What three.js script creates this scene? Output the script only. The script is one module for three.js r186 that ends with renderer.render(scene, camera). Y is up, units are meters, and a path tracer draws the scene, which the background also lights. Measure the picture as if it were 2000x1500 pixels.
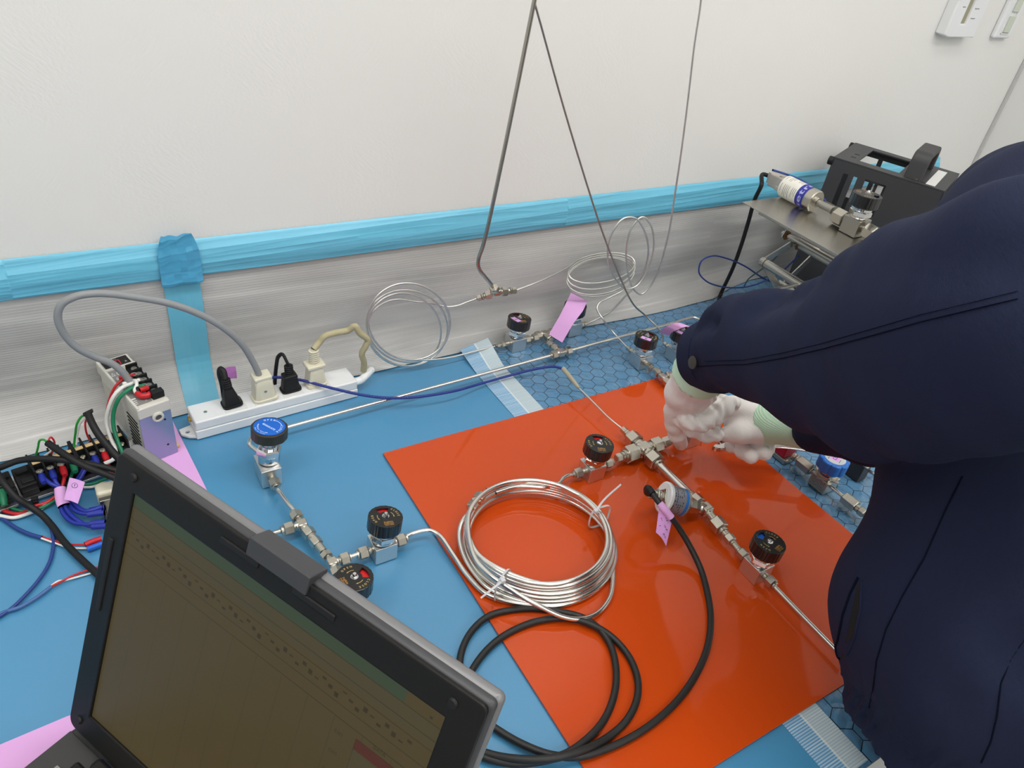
import * as THREE from 'three';
import { RoundedBoxGeometry } from 'three/addons/geometries/RoundedBoxGeometry.js';
import { mergeGeometries, toCreasedNormals } from 'three/addons/utils/BufferGeometryUtils.js';
import { RectAreaLightUniformsLib } from 'three/addons/lights/RectAreaLightUniformsLib.js';
import { ImprovedNoise } from 'three/addons/math/ImprovedNoise.js';

// ---------- camera, lights, exposure (metres; table top y = 0, back wall z = 0) ----------
const scene = new THREE.Scene();
scene.background = new THREE.Color(0xe8e8e8);
const FOCAL = 1450.24, CAMPOS = new THREE.Vector3(0, 0.77, 0.985);
const camera = new THREE.PerspectiveCamera(2 * Math.atan(750 / FOCAL) * 180 / Math.PI, 4 / 3, 0.02, 30);
const RIGHT = new THREE.Vector3(0.8516982, 0.1285655, 0.5080168), UP = new THREE.Vector3(0.2103650, 0.8040139, -0.5561548), BACK = new THREE.Vector3(-0.4799549, 0.5805450, 0.6577315);
camera.position.copy(CAMPOS);
camera.quaternion.setFromRotationMatrix(new THREE.Matrix4().makeBasis(RIGHT, UP, BACK));
scene.add(camera);
const renderer = new THREE.WebGLRenderer({ antialias: true });
renderer.toneMapping = THREE.LinearToneMapping;
renderer.toneMappingExposure = 1.22;
renderer.shadowMap.enabled = true;
renderer.shadowMap.type = THREE.PCFSoftShadowMap;
RectAreaLightUniformsLib.init();
const CEIL = 1.85, FLOOR = -0.75;
const LAMPS = [[-0.55, 0.62], [0.75, 0.62], [1.6, 1.25], [-0.9, 2.1], [0.7, 2.1], [-0.2, 3.3], [1.5, 3.3]];   // ceiling panels: x, z
const LAMP_W = 1.2, LAMP_D = 0.3, LAMP_POWER = 4.6, LAMP_TINT = new THREE.Color(1.0, 0.985, 0.95);

// ---------- helpers ----------
const V = (x, y, z) => new THREE.Vector3(x, y, z);
const ray = (px, py) => V(0, 0, 0).addScaledVector(RIGHT, (px - 1000) / FOCAL).addScaledVector(UP, -(py - 750) / FOCAL).addScaledVector(BACK, -1);
const T = (px, py, h = 0) => { const d = ray(px, py); return CAMPOS.clone().addScaledVector(d, (h - CAMPOS.y) / d.y); };     // on a level plane h above the table
const W = (px, py, z = 0) => { const d = ray(px, py); return CAMPOS.clone().addScaledVector(d, (z - CAMPOS.z) / d.z); };     // on an upright plane z in front of the wall
const D = (px, py, depth) => CAMPOS.clone().addScaledVector(ray(px, py), depth);
const Tp = (list) => list.map((p) => T(p[0], p[1], p[2] ?? 0.003));
const Wp = (list) => list.map((p) => W(p[0], p[1], p[2] ?? 0.03));
const noise = new ImprovedNoise();
let seed = 7;
const rnd = () => { seed = (seed * 1664525 + 1013904223) >>> 0; return seed / 4294967296; };
const used = {};
function numbered(name) { const n = used[name] ?? 0; used[name] = n + 1; return n ? name + '_' + String(n).padStart(3, '0') : name; }
function tag(o, label, category, group, kind) {
  o.userData.label = label;
  if (category) o.userData.category = category;
  if (group) o.userData.group = group;
  if (kind) o.userData.kind = kind;
  return o;
}
function mesh(name, geo, mat, parent) {
  const m = new THREE.Mesh(geo, mat); m.name = name; m.castShadow = m.receiveShadow = true;
  if (parent) parent.add(m);
  return m;
}
function struct(name, geo, mat) { const m = mesh(name, geo, mat, scene); m.userData.kind = 'structure'; return m; }
function thing(name, label, category, group) {
  const g = new THREE.Group(); g.name = numbered(name); scene.add(g);
  return tag(g, label, category, group);
}
function settle(g) {                                  // moves the thing's origin to its base
  g.updateMatrixWorld(true);
  const b = new THREE.Box3().setFromObject(g), c = V((b.min.x + b.max.x) / 2, b.min.y, (b.min.z + b.max.z) / 2);
  for (const k of g.children) k.position.sub(c);
  g.position.copy(c);
  return g;
}
function solo(name, geo, mat, label, category, group, kind) {          // a thing of one mesh, origin at its base
  geo.computeBoundingBox();
  const b = geo.boundingBox, c = V((b.min.x + b.max.x) / 2, b.min.y, (b.min.z + b.max.z) / 2);
  geo.translate(-c.x, -c.y, -c.z);
  const m = mesh(numbered(name), geo, mat, scene); m.position.copy(c);
  return tag(m, label, category, group, kind);
}
const merge = (list) => mergeGeometries(list.map((g) => { const n = g.index ? g.toNonIndexed() : g; for (const k of Object.keys(n.attributes)) if (!['position', 'normal', 'uv'].includes(k)) n.deleteAttribute(k); n.clearGroups(); return n; }), false);
const box = (w, h, d, r = 0.001, x = 0, y = 0, z = 0) => { const g = r > 0 ? new RoundedBoxGeometry(w, h, d, 2, Math.min(r, w / 2.01, h / 2.01, d / 2.01)) : new THREE.BoxGeometry(w, h, d); g.translate(x, y, z); return g; };
// a round bar along +y from 0 to len with small chamfers
function bar(r, len, seg = 24, c = Math.min(0.0006, r * 0.2, len * 0.3)) {
  const p = [[0, 0], [r - c, 0], [r, c], [r, len - c], [r - c, len], [0, len]].map(([a, b]) => new THREE.Vector2(a, b));
  return toCreasedNormals(new THREE.LatheGeometry(p, seg), 0.5);
}
const lathe = (p, seg = 32, crease = 0.5) => toCreasedNormals(new THREE.LatheGeometry(p.map(([a, b]) => new THREE.Vector2(a, b)), seg), crease);
// a hexagon bar along +y with turned (chamfered) ends
function hex(af, len, c = 0.0012) {
  const R = af / Math.sqrt(3), s = new THREE.Shape();
  for (let k = 0; k < 6; k++) s[k ? 'lineTo' : 'moveTo'](R * Math.cos(k * Math.PI / 3), R * Math.sin(k * Math.PI / 3));
  s.closePath();
  const g = new THREE.ExtrudeGeometry(s, { depth: len - 2 * c, bevelEnabled: true, bevelThickness: c, bevelSize: c, bevelOffset: -c, bevelSegments: 1 });
  g.translate(0, 0, c); g.rotateX(-Math.PI / 2); return g;
}
function aim(geo, from, dir, spin = 0) {              // turns a part built along +y onto dir, standing at from
  if (spin) geo.rotateY(spin);
  geo.applyQuaternion(new THREE.Quaternion().setFromUnitVectors(V(0, 1, 0), dir.clone().normalize()));
  geo.translate(from.x, from.y, from.z); return geo;
}
function basis(geo, o, x, y, z) {                      // a mirrored frame turns the faces round
  const m = new THREE.Matrix4().makeBasis(x, y, z).setPosition(o);
  if (m.determinant() < 0) { const n = geo.index ? geo.index.array : null; if (n) { for (let i = 0; i < n.length; i += 3) [n[i], n[i + 1]] = [n[i + 1], n[i]]; } else for (const k of Object.keys(geo.attributes)) { const a = geo.attributes[k], q = a.itemSize, d = a.array; for (let i = 0; i < a.count; i += 3) for (let j = 0; j < q; j++) [d[i * q + j], d[(i + 1) * q + j]] = [d[(i + 1) * q + j], d[i * q + j]]; } }
  geo.applyMatrix4(m); return geo;
}
// a swept round bar through the points; r may be a number or a function of 0..1
function sweep(points, r, o = {}) {
  const curve = o.straight ? null : new THREE.CatmullRomCurve3(points, !!o.closed, 'centripetal');
  const n = o.straight ? points.length - 1 : (o.seg ?? Math.max(8, points.length * 8)), q = o.radial ?? 10;
  const P = [], rf = typeof r === 'function' ? r : () => r;
  for (let i = 0; i <= n; i++) P.push(o.straight ? points[i].clone() : (o.even ? curve.getPointAt(i / n) : curve.getPoint(i / n)));
  const tan = P.map((p, i) => P[Math.min(n, i + 1)].clone().sub(P[Math.max(0, i - 1)]).normalize());
  let N = V(0, 1, 0); if (Math.abs(tan[0].y) > 0.9) N = V(1, 0, 0);
  N.addScaledVector(tan[0], -N.dot(tan[0])).normalize();
  const pos = [], nor = [], uv = [], idx = []; let len = 0;
  const ex = o.flat ?? 1;                             // second radius as a share of the first
  for (let i = 0; i <= n; i++) {
    if (i) { len += P[i].distanceTo(P[i - 1]); N.addScaledVector(tan[i], -N.dot(tan[i])).normalize(); }
    const B = tan[i].clone().cross(N), R = rf(i / n);
    for (let k = 0; k <= q; k++) {
      const a = k / q * Math.PI * 2, c = Math.cos(a), s = Math.sin(a);
      pos.push(P[i].x + R * (N.x * c * ex + B.x * s), P[i].y + R * (N.y * c * ex + B.y * s), P[i].z + R * (N.z * c * ex + B.z * s));
      const nn = N.clone().multiplyScalar(c / ex).addScaledVector(B, s).normalize(); nor.push(nn.x, nn.y, nn.z);
      uv.push(k / q * R * 6.283, len);
    }
  }
  for (let i = 0; i < n; i++) for (let k = 0; k < q; k++) { const a = i * (q + 1) + k, b = a + q + 1; idx.push(a, a + 1, b, b, a + 1, b + 1); }
  if (!o.closed && !o.open) for (const e of [0, n]) {
    const c0 = pos.length / 3, t = tan[e].clone().multiplyScalar(e ? 1 : -1);
    pos.push(P[e].x, P[e].y, P[e].z); nor.push(t.x, t.y, t.z); uv.push(0, 0);
    for (let k = 0; k <= q; k++) { const a = (e * (q + 1) + k) * 3; pos.push(pos[a], pos[a + 1], pos[a + 2]); nor.push(t.x, t.y, t.z); uv.push(0, 0); }
    for (let k = 0; k < q; k++) e ? idx.push(c0, c0 + 2 + k, c0 + 1 + k) : idx.push(c0, c0 + 1 + k, c0 + 2 + k);
  }
  // wind outwards
  const g = new THREE.BufferGeometry();
  g.setAttribute('position', new THREE.Float32BufferAttribute(pos, 3)); g.setAttribute('normal', new THREE.Float32BufferAttribute(nor, 3)); g.setAttribute('uv', new THREE.Float32BufferAttribute(uv, 2));
  const A = V(pos[idx[0] * 3], pos[idx[0] * 3 + 1], pos[idx[0] * 3 + 2]), B = V(pos[idx[1] * 3], pos[idx[1] * 3 + 1], pos[idx[1] * 3 + 2]), C = V(pos[idx[2] * 3], pos[idx[2] * 3 + 1], pos[idx[2] * 3 + 2]);
  const fn = B.sub(A).cross(C.sub(A)), n0 = V(nor[idx[0] * 3], nor[idx[0] * 3 + 1], nor[idx[0] * 3 + 2]);
  if (fn.dot(n0) < 0) for (let i = 0; i < n * q * 6; i += 3) [idx[i], idx[i + 1]] = [idx[i + 1], idx[i]];
  g.setIndex(idx); return g;
}
// a thick sheet over a grid of points f(u, v); both faces and rim
function sheet(f, nu, nv, thick, uvw = 1, uvh = 1, dir = null) {
  const P = [], at = (i, j) => P[i * (nv + 1) + j];
  for (let i = 0; i <= nu; i++) for (let j = 0; j <= nv; j++) P.push(f(i / nu, j / nv));
  const nrm = (i, j) => dir ? dir : at(Math.min(nu, i + 1), j).clone().sub(at(Math.max(0, i - 1), j)).cross(at(i, Math.min(nv, j + 1)).clone().sub(at(i, Math.max(0, j - 1)))).normalize();
  const pos = [], uv = [], idx = [], S = (nu + 1) * (nv + 1);
  for (const side of [1, -1]) for (let i = 0; i <= nu; i++) for (let j = 0; j <= nv; j++) { const p = at(i, j).clone().addScaledVector(nrm(i, j), side * thick / 2); pos.push(p.x, p.y, p.z); uv.push(i / nu * uvw, j / nv * uvh); }
  for (let i = 0; i < nu; i++) for (let j = 0; j < nv; j++) { const a = i * (nv + 1) + j, b = a + nv + 1; idx.push(a, b, a + 1, b, b + 1, a + 1); idx.push(S + a, S + a + 1, S + b, S + b, S + a + 1, S + b + 1); }
  const rim = []; for (let i = 0; i < nu; i++) rim.push([i * (nv + 1), (i + 1) * (nv + 1)]); for (let j = 0; j < nv; j++) rim.push([nu * (nv + 1) + j, nu * (nv + 1) + j + 1]);
  for (let i = nu; i > 0; i--) rim.push([i * (nv + 1) + nv, (i - 1) * (nv + 1) + nv]); for (let j = nv; j > 0; j--) rim.push([j, j - 1]);
  for (const [a, b] of rim) idx.push(a, S + a, b, b, S + a, S + b);
  const g = new THREE.BufferGeometry();
  g.setAttribute('position', new THREE.Float32BufferAttribute(pos, 3)); g.setAttribute('uv', new THREE.Float32BufferAttribute(uv, 2)); g.setIndex(idx);
  return toCreasedNormals(g, 0.9);
}
function canvasTex(w, h, draw, srgb = true) {
  const c = document.createElement('canvas'); c.width = w; c.height = h;
  draw(c.getContext('2d'), w, h);
  const t = new THREE.CanvasTexture(c); if (srgb) t.colorSpace = THREE.SRGBColorSpace;
  t.wrapS = t.wrapT = THREE.RepeatWrapping; t.anisotropy = 8; return t;
}
function dataTex(n, f, repeat = 1, srgb = false) {            // f(u, v) -> 0..1 grey or [r, g, b]
  const d = new Uint8Array(n * n * 4);
  for (let j = 0; j < n; j++) for (let i = 0; i < n; i++) { const c = f(i / n, j / n), k = (j * n + i) * 4, a = Array.isArray(c) ? c : [c, c, c]; for (let q = 0; q < 3; q++) d[k + q] = Math.max(0, Math.min(255, a[q] * 255)); d[k + 3] = 255; }
  const t = new THREE.DataTexture(d, n, n); t.wrapS = t.wrapT = THREE.RepeatWrapping; t.magFilter = THREE.LinearFilter; t.minFilter = THREE.LinearMipmapLinearFilter; t.generateMipmaps = true;
  if (srgb) t.colorSpace = THREE.SRGBColorSpace; t.repeat.set(repeat, repeat); t.needsUpdate = true; return t;
}
// tiling noise on the unit square
const tileNoise = (u, v, f, s = 0) => { const a = u * 6.28318, b = v * 6.28318, R = f / 6.28318; return noise.noise(Math.cos(a) * R + s, Math.sin(a) * R + Math.cos(b) * R + s * 1.7, Math.sin(b) * R - s) * 0.5 + 0.5; };
const std = (color, roughness = 0.5, metalness = 0, more = {}) => new THREE.MeshStandardMaterial({ color, roughness, metalness, ...more });
const phys = (color, roughness = 0.5, more = {}) => new THREE.MeshPhysicalMaterial({ color, roughness, ...more });
const lin = (r, g, b) => new THREE.Color().setRGB(r, g, b);

// ---------- materials ----------
const brushed = dataTex(128, (u, v) => 0.5 + 0.5 * (tileNoise(u, v, 40) - 0.5) + (rnd() - 0.5) * 0.5, 40);
const M = {
  steel: std(lin(0.56, 0.53, 0.46), 0.29, 1), tube: std(lin(0.78, 0.76, 0.72), 0.24, 1), chrome: std(lin(0.72, 0.72, 0.72), 0.09, 1), dullsteel: std(lin(0.40, 0.385, 0.35), 0.32, 1),
  darktube: std(lin(0.42, 0.40, 0.365), 0.25, 1),
  block: std(lin(0.72, 0.715, 0.70), 0.34, 1, { bumpMap: brushed, bumpScale: 0.00004 }), capillary: std(lin(0.74, 0.72, 0.68), 0.38, 1),
  black: phys(lin(0.008, 0.008, 0.009), 0.28, { clearcoat: 0.4, clearcoatRoughness: 0.2 }), rubber: phys(lin(0.011, 0.011, 0.012), 0.5, { specularIntensity: 0.6 }), matteblack: phys(lin(0.012, 0.012, 0.013), 0.6, { specularIntensity: 0.5 }),
  pink: std(lin(0.76, 0.41, 0.78), 0.8), white: std(lin(0.80, 0.81, 0.82), 0.35), cream: std(lin(0.72, 0.68, 0.54), 0.4), psu: std(lin(0.66, 0.64, 0.58), 0.5), grey: std(lin(0.27, 0.28, 0.29), 0.45),
  bluewire: std(lin(0.015, 0.03, 0.32), 0.4), tcblue: std(lin(0.018, 0.05, 0.24), 0.45), red: std(lin(0.55, 0.012, 0.02), 0.35), pinkred: std(lin(0.72, 0.03, 0.09), 0.4), green: std(lin(0.006, 0.19, 0.085), 0.4), lime: std(lin(0.02, 0.32, 0.04), 0.4), whitewire: std(lin(0.78, 0.78, 0.75), 0.4),
  beige: std(lin(0.72, 0.52, 0.26), 0.5), zip: phys(lin(0.82, 0.82, 0.84), 0.35, { transmission: 0.25, thickness: 0 }), orange: std(lin(0.55, 0.11, 0.04), 0.5),
};

// ---------- the room ----------
const paperBump = dataTex(512, (u, v) => 0.6 * tileNoise(u, v, 70, 3) + 0.4 * tileNoise(u, v, 160, 9), 1);
paperBump.repeat.set(3.5, 3.5);
const wallMat = std(lin(0.80, 0.79, 0.765), 0.75, 0, { bumpMap: paperBump, bumpScale: 0.00028 });
const planeUV = (geo, ax, ay) => { const p = geo.attributes.position, u = geo.attributes.uv; for (let i = 0; i < p.count; i++) u.setXY(i, p.getComponent(i, ax), p.getComponent(i, ay)); return geo; };
const WZ = -0.06, X0 = -2.2, X1 = 2.205, Z1 = 4.2, RH = CEIL - FLOOR, RY = (CEIL + FLOOR) / 2;
struct('wall_back', planeUV(box(X1 - X0 + 0.4, RH, 0.12, 0, (X0 + X1) / 2, RY, WZ - 0.06), 0, 1), wallMat);
struct('wall_right', planeUV(box(0.12, RH, Z1 + 0.2, 0, X1 + 0.06, RY, Z1 / 2), 2, 1), wallMat);
struct('wall_left', planeUV(box(0.12, RH, Z1 + 0.2, 0, X0 - 0.06, RY, Z1 / 2), 2, 1), wallMat);
struct('wall_front', planeUV(box(X1 - X0 + 0.4, RH, 0.12, 0, (X0 + X1) / 2, RY, Z1 + 0.06), 0, 1), wallMat);
struct('ceiling', planeUV(box(X1 - X0 + 0.4, 0.1, Z1 + 0.4, 0, (X0 + X1) / 2, CEIL + 0.05, Z1 / 2), 0, 2), std(lin(0.8, 0.8, 0.78), 0.9));
struct('floor', planeUV(box(X1 - X0 + 0.4, 0.1, Z1 + 0.4, 0, (X0 + X1) / 2, FLOOR - 0.05, Z1 / 2), 0, 2), std(lin(0.42, 0.43, 0.43), 0.45));
struct('trim_1', box(0.006, RH, 0.006, 0, X1 - 0.004, RY, WZ + 0.004), std(lin(0.55, 0.54, 0.53), 0.7));
const lampGlow = new THREE.MeshStandardMaterial({ color: 0xffffff, emissive: LAMP_TINT, emissiveIntensity: 3.2, roughness: 0.6 });
LAMPS.forEach(([x, z], i) => {
  const g = thing('ceiling_light', 'flat white rectangular light panel set in the ceiling', 'light', 'ceiling light panels');
  mesh('frame', merge([box(LAMP_W + 0.03, 0.012, 0.015, 0, 0, 0, LAMP_D / 2 + 0.0075), box(LAMP_W + 0.03, 0.012, 0.015, 0, 0, 0, -LAMP_D / 2 - 0.0075), box(0.015, 0.012, LAMP_D, 0, LAMP_W / 2 + 0.0075), box(0.015, 0.012, LAMP_D, 0, -LAMP_W / 2 - 0.0075)]), M.white, g);
  mesh('diffuser', box(LAMP_W, 0.006, LAMP_D, 0, 0, 0, 0), lampGlow, g);
  g.position.set(x, CEIL - 0.006, z);
  const l = new THREE.RectAreaLight(LAMP_TINT, LAMP_POWER, LAMP_W, LAMP_D);
  l.position.set(x, CEIL - 0.014, z); l.lookAt(x, -5, z); scene.add(l);
});

// ---------- the bench and what is spread on it ----------
const TABLE_X0 = -0.9, TABLE_X1 = 1.95, TABLE_Z0 = -0.05, TABLE_Z1 = 0.875, SEAM = 0.612;
{
  const g = thing('workbench', 'long workbench pushed against the white wall, its top under blue sheeting', 'workbench');
  mesh('tabletop', box(TABLE_X1 - TABLE_X0, 0.036, TABLE_Z1 - TABLE_Z0, 0.003, (TABLE_X0 + TABLE_X1) / 2, -0.0212, (TABLE_Z0 + TABLE_Z1) / 2), std(lin(0.55, 0.55, 0.52), 0.5), g);
  for (const x of [TABLE_X0 + 0.05, TABLE_X1 - 0.05]) for (const z of [0.06, 0.82]) mesh('leg', box(0.045, 0.7108, 0.045, 0.003, x, FLOOR + 0.3554, z), M.grey, g);
  settle(g);
}
const vinylBump = dataTex(512, (u, v) => 0.75 * tileNoise(u, v, 9, 1) + 0.25 * tileNoise(u, v, 30, 5), 1);
vinylBump.repeat.set(1.4, 1.4);
const sheetY = (x, z) => -0.0015 + 0.0006 * noise.noise(x * 6, z * 6, 0.3);
solo('table_sheet', (() => { const g = sheet((u, v) => { const x = TABLE_X0 + u * (SEAM + 0.006 - TABLE_X0), z = -0.046 + (1 - v) * (TABLE_Z1 + 0.05); return V(x, sheetY(x, z), z); }, 40, 24, 0.0016, 1.52, 0.9, V(0, 1, 0)); return g; })(),
  phys(lin(0.060, 0.265, 0.48), 0.36, { bumpMap: vinylBump, bumpScale: 0.0016, clearcoat: 1, clearcoatRoughness: 0.36 }), 'smooth blue vinyl sheet covering the left half of the bench', 'sheet');
// clear vinyl with a printed black honeycomb grid, blue film beneath it
{
  const s = 0.0262, tw = s, th = s * Math.sqrt(3) * 0.95;      // one tile of a hexagon lattice
  const tex = canvasTex(512, 1024, (c, w, h) => {
    c.fillStyle = '#5788ae'; c.fillRect(0, 0, w, h);
    c.strokeStyle = '#0a0f16'; c.lineWidth = 24; c.lineCap = 'round';
    const pt = (x, y) => [x * w, y * h];
    const seg = (a, b) => { for (const ox of [-1, 0, 1]) for (const oy of [-1, 0, 1]) { c.beginPath(); c.moveTo(...pt(a[0] + ox, a[1] + oy)); c.lineTo(...pt(b[0] + ox, b[1] + oy)); c.stroke(); } };
    seg([0, 1 / 6], [0.5, -1 / 24 + 0.04]); seg([0.5, 0], [1, 1 / 6]); seg([0, 1 / 6], [0, 0.5]); seg([0, 0.5], [0.5, 4 / 6]); seg([0.5, 4 / 6], [1, 0.5]); seg([0.5, 4 / 6], [0.5, 1]);
  });
  tex.repeat.set(1 / tw, 1 / th);
  const crumple = dataTex(512, (u, v) => { let a = 0; for (const [f, k] of [[5, 0.5], [11, 0.3], [24, 0.2]]) a += k * Math.abs(tileNoise(u, v, f, f) * 2 - 1); return a * 1.5; }, 1);
  crumple.repeat.set(3.4, 3.4);
  const film = dataTex(256, (u, v) => { const a = tileNoise(u, v, 9, 2), b = Math.abs(tileNoise(u, v, 14, 6) * 2 - 1); return [0.16 + 0.12 * a, 0.38 + 0.14 * a + 0.05 * b, 0.60 + 0.14 * a]; }, 1, true);
  film.repeat.set(5, 5);
  const g = thing('grid_vinyl_sheet', 'clear vinyl with a black honeycomb grid over crinkled blue film on the bench', 'sheet');
  const area = (y, amp, t) => sheet((u, v) => { const x = SEAM + u * (TABLE_X1 - SEAM), z = -0.046 + (1 - v) * (TABLE_Z1 + 0.05); return V(x, y + amp * noise.noise(x * 17, z * 17, 4), z); }, 60, 40, t, TABLE_X1 - SEAM, 0.9, V(0, 1, 0));
  const gm = phys(0xffffff, 0.3, { map: tex, bumpMap: crumple, bumpScale: 0.0065, clearcoat: 1, clearcoatRoughness: 0.12 });
  gm.clearcoatNormalMap = null;
  mesh('grid_layer', area(-0.0002, 0.0008, 0.0006), gm, g);
  mesh('blue_film', area(-0.0022, 0.0006, 0.0004), std(0xffffff, 0.4, 0, { map: film }), g);
  settle(g);
}
{
  const tex = canvasTex(512, 512, (c, w, h) => {
    c.fillStyle = '#5d97c4'; c.fillRect(0, 0, w, h);
    for (let i = 0; i < 64; i++) { c.fillStyle = `rgba(232,238,240,${0.5 + 0.25 * rnd()})`; c.fillRect(0, i * 8, w, 4.4); }
    c.fillStyle = 'rgba(214,216,210,0.62)'; c.fillRect(w * 0.5, 0, w * 0.5, h);
    c.fillStyle = 'rgba(245,245,240,0.6)'; c.fillRect(w * 0.47, 0, w * 0.05, h);
  });
  tex.repeat.set(1, 1 / 0.2);
  const a = T(907, 702), b = T(1545, 1402), a2 = T(948, 676), b2 = T(1597, 1362);
  const lo = a.x, hi = a2.x - 0.001;
  const g = sheet((u, v) => { const z = 0.875 - v * 0.880, w = noise.noise(u * 3, z * 25, 1), lift = z < 0.06 ? (0.06 - z) * 0.35 * (0.4 + u * 0.6) : 0; return V(lo + u * (hi - lo) + 0.002 * noise.noise(z * 4, u, 2), 0.0004 + 0.0003 * w + lift, z); }, 8, 60, 0.0004, 1, 0.9, V(0, 1, 0));
  solo('seam_tape', g, phys(0xffffff, 0.35, { map: tex, clearcoat: 0.5, clearcoatRoughness: 0.2 }), 'ribbed clear tape joining the plain blue sheet to the honeycomb sheet', 'tape');
}
// orange mat
{
  const A = T(748, 888), x0 = A.x, z0 = A.z, x1 = T(1500, 915).x, z1 = T(1393, 1500).z;
  const bump = dataTex(256, (u, v) => 0.8 * tileNoise(u, v, 4, 8) + 0.2 * tileNoise(u, v, 9, 4), 1); bump.repeat.set(2.2, 2.2);
  const g = sheet((u, v) => { const x = x0 + u * (x1 - x0) + (u > 0.98 ? 0.006 * Math.sin(v * 3.1) : 0), z = z1 + v * (z0 - z1); const ed = Math.max(0, u - 0.86) / 0.14; return V(x, 0.0022 + 0.0012 * noise.noise(x * 5, z * 5, 9) * Math.min(1, u * 6) + 0.004 * ed * ed * (0.5 + 0.5 * Math.sin(v * 9)), z); }, 48, 48, 0.0022, x1 - x0, z1 - z0, V(0, 1, 0));
  solo('rubber_mat', g, phys(lin(0.58, 0.062, 0.002), 0.45, { bumpMap: bump, bumpScale: 0.003, specularIntensity: 0.3, clearcoat: 0.75, clearcoatRoughness: 0.07 }), 'glossy square orange rubber mat lying on the blue bench sheets', 'mat');
}
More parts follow.
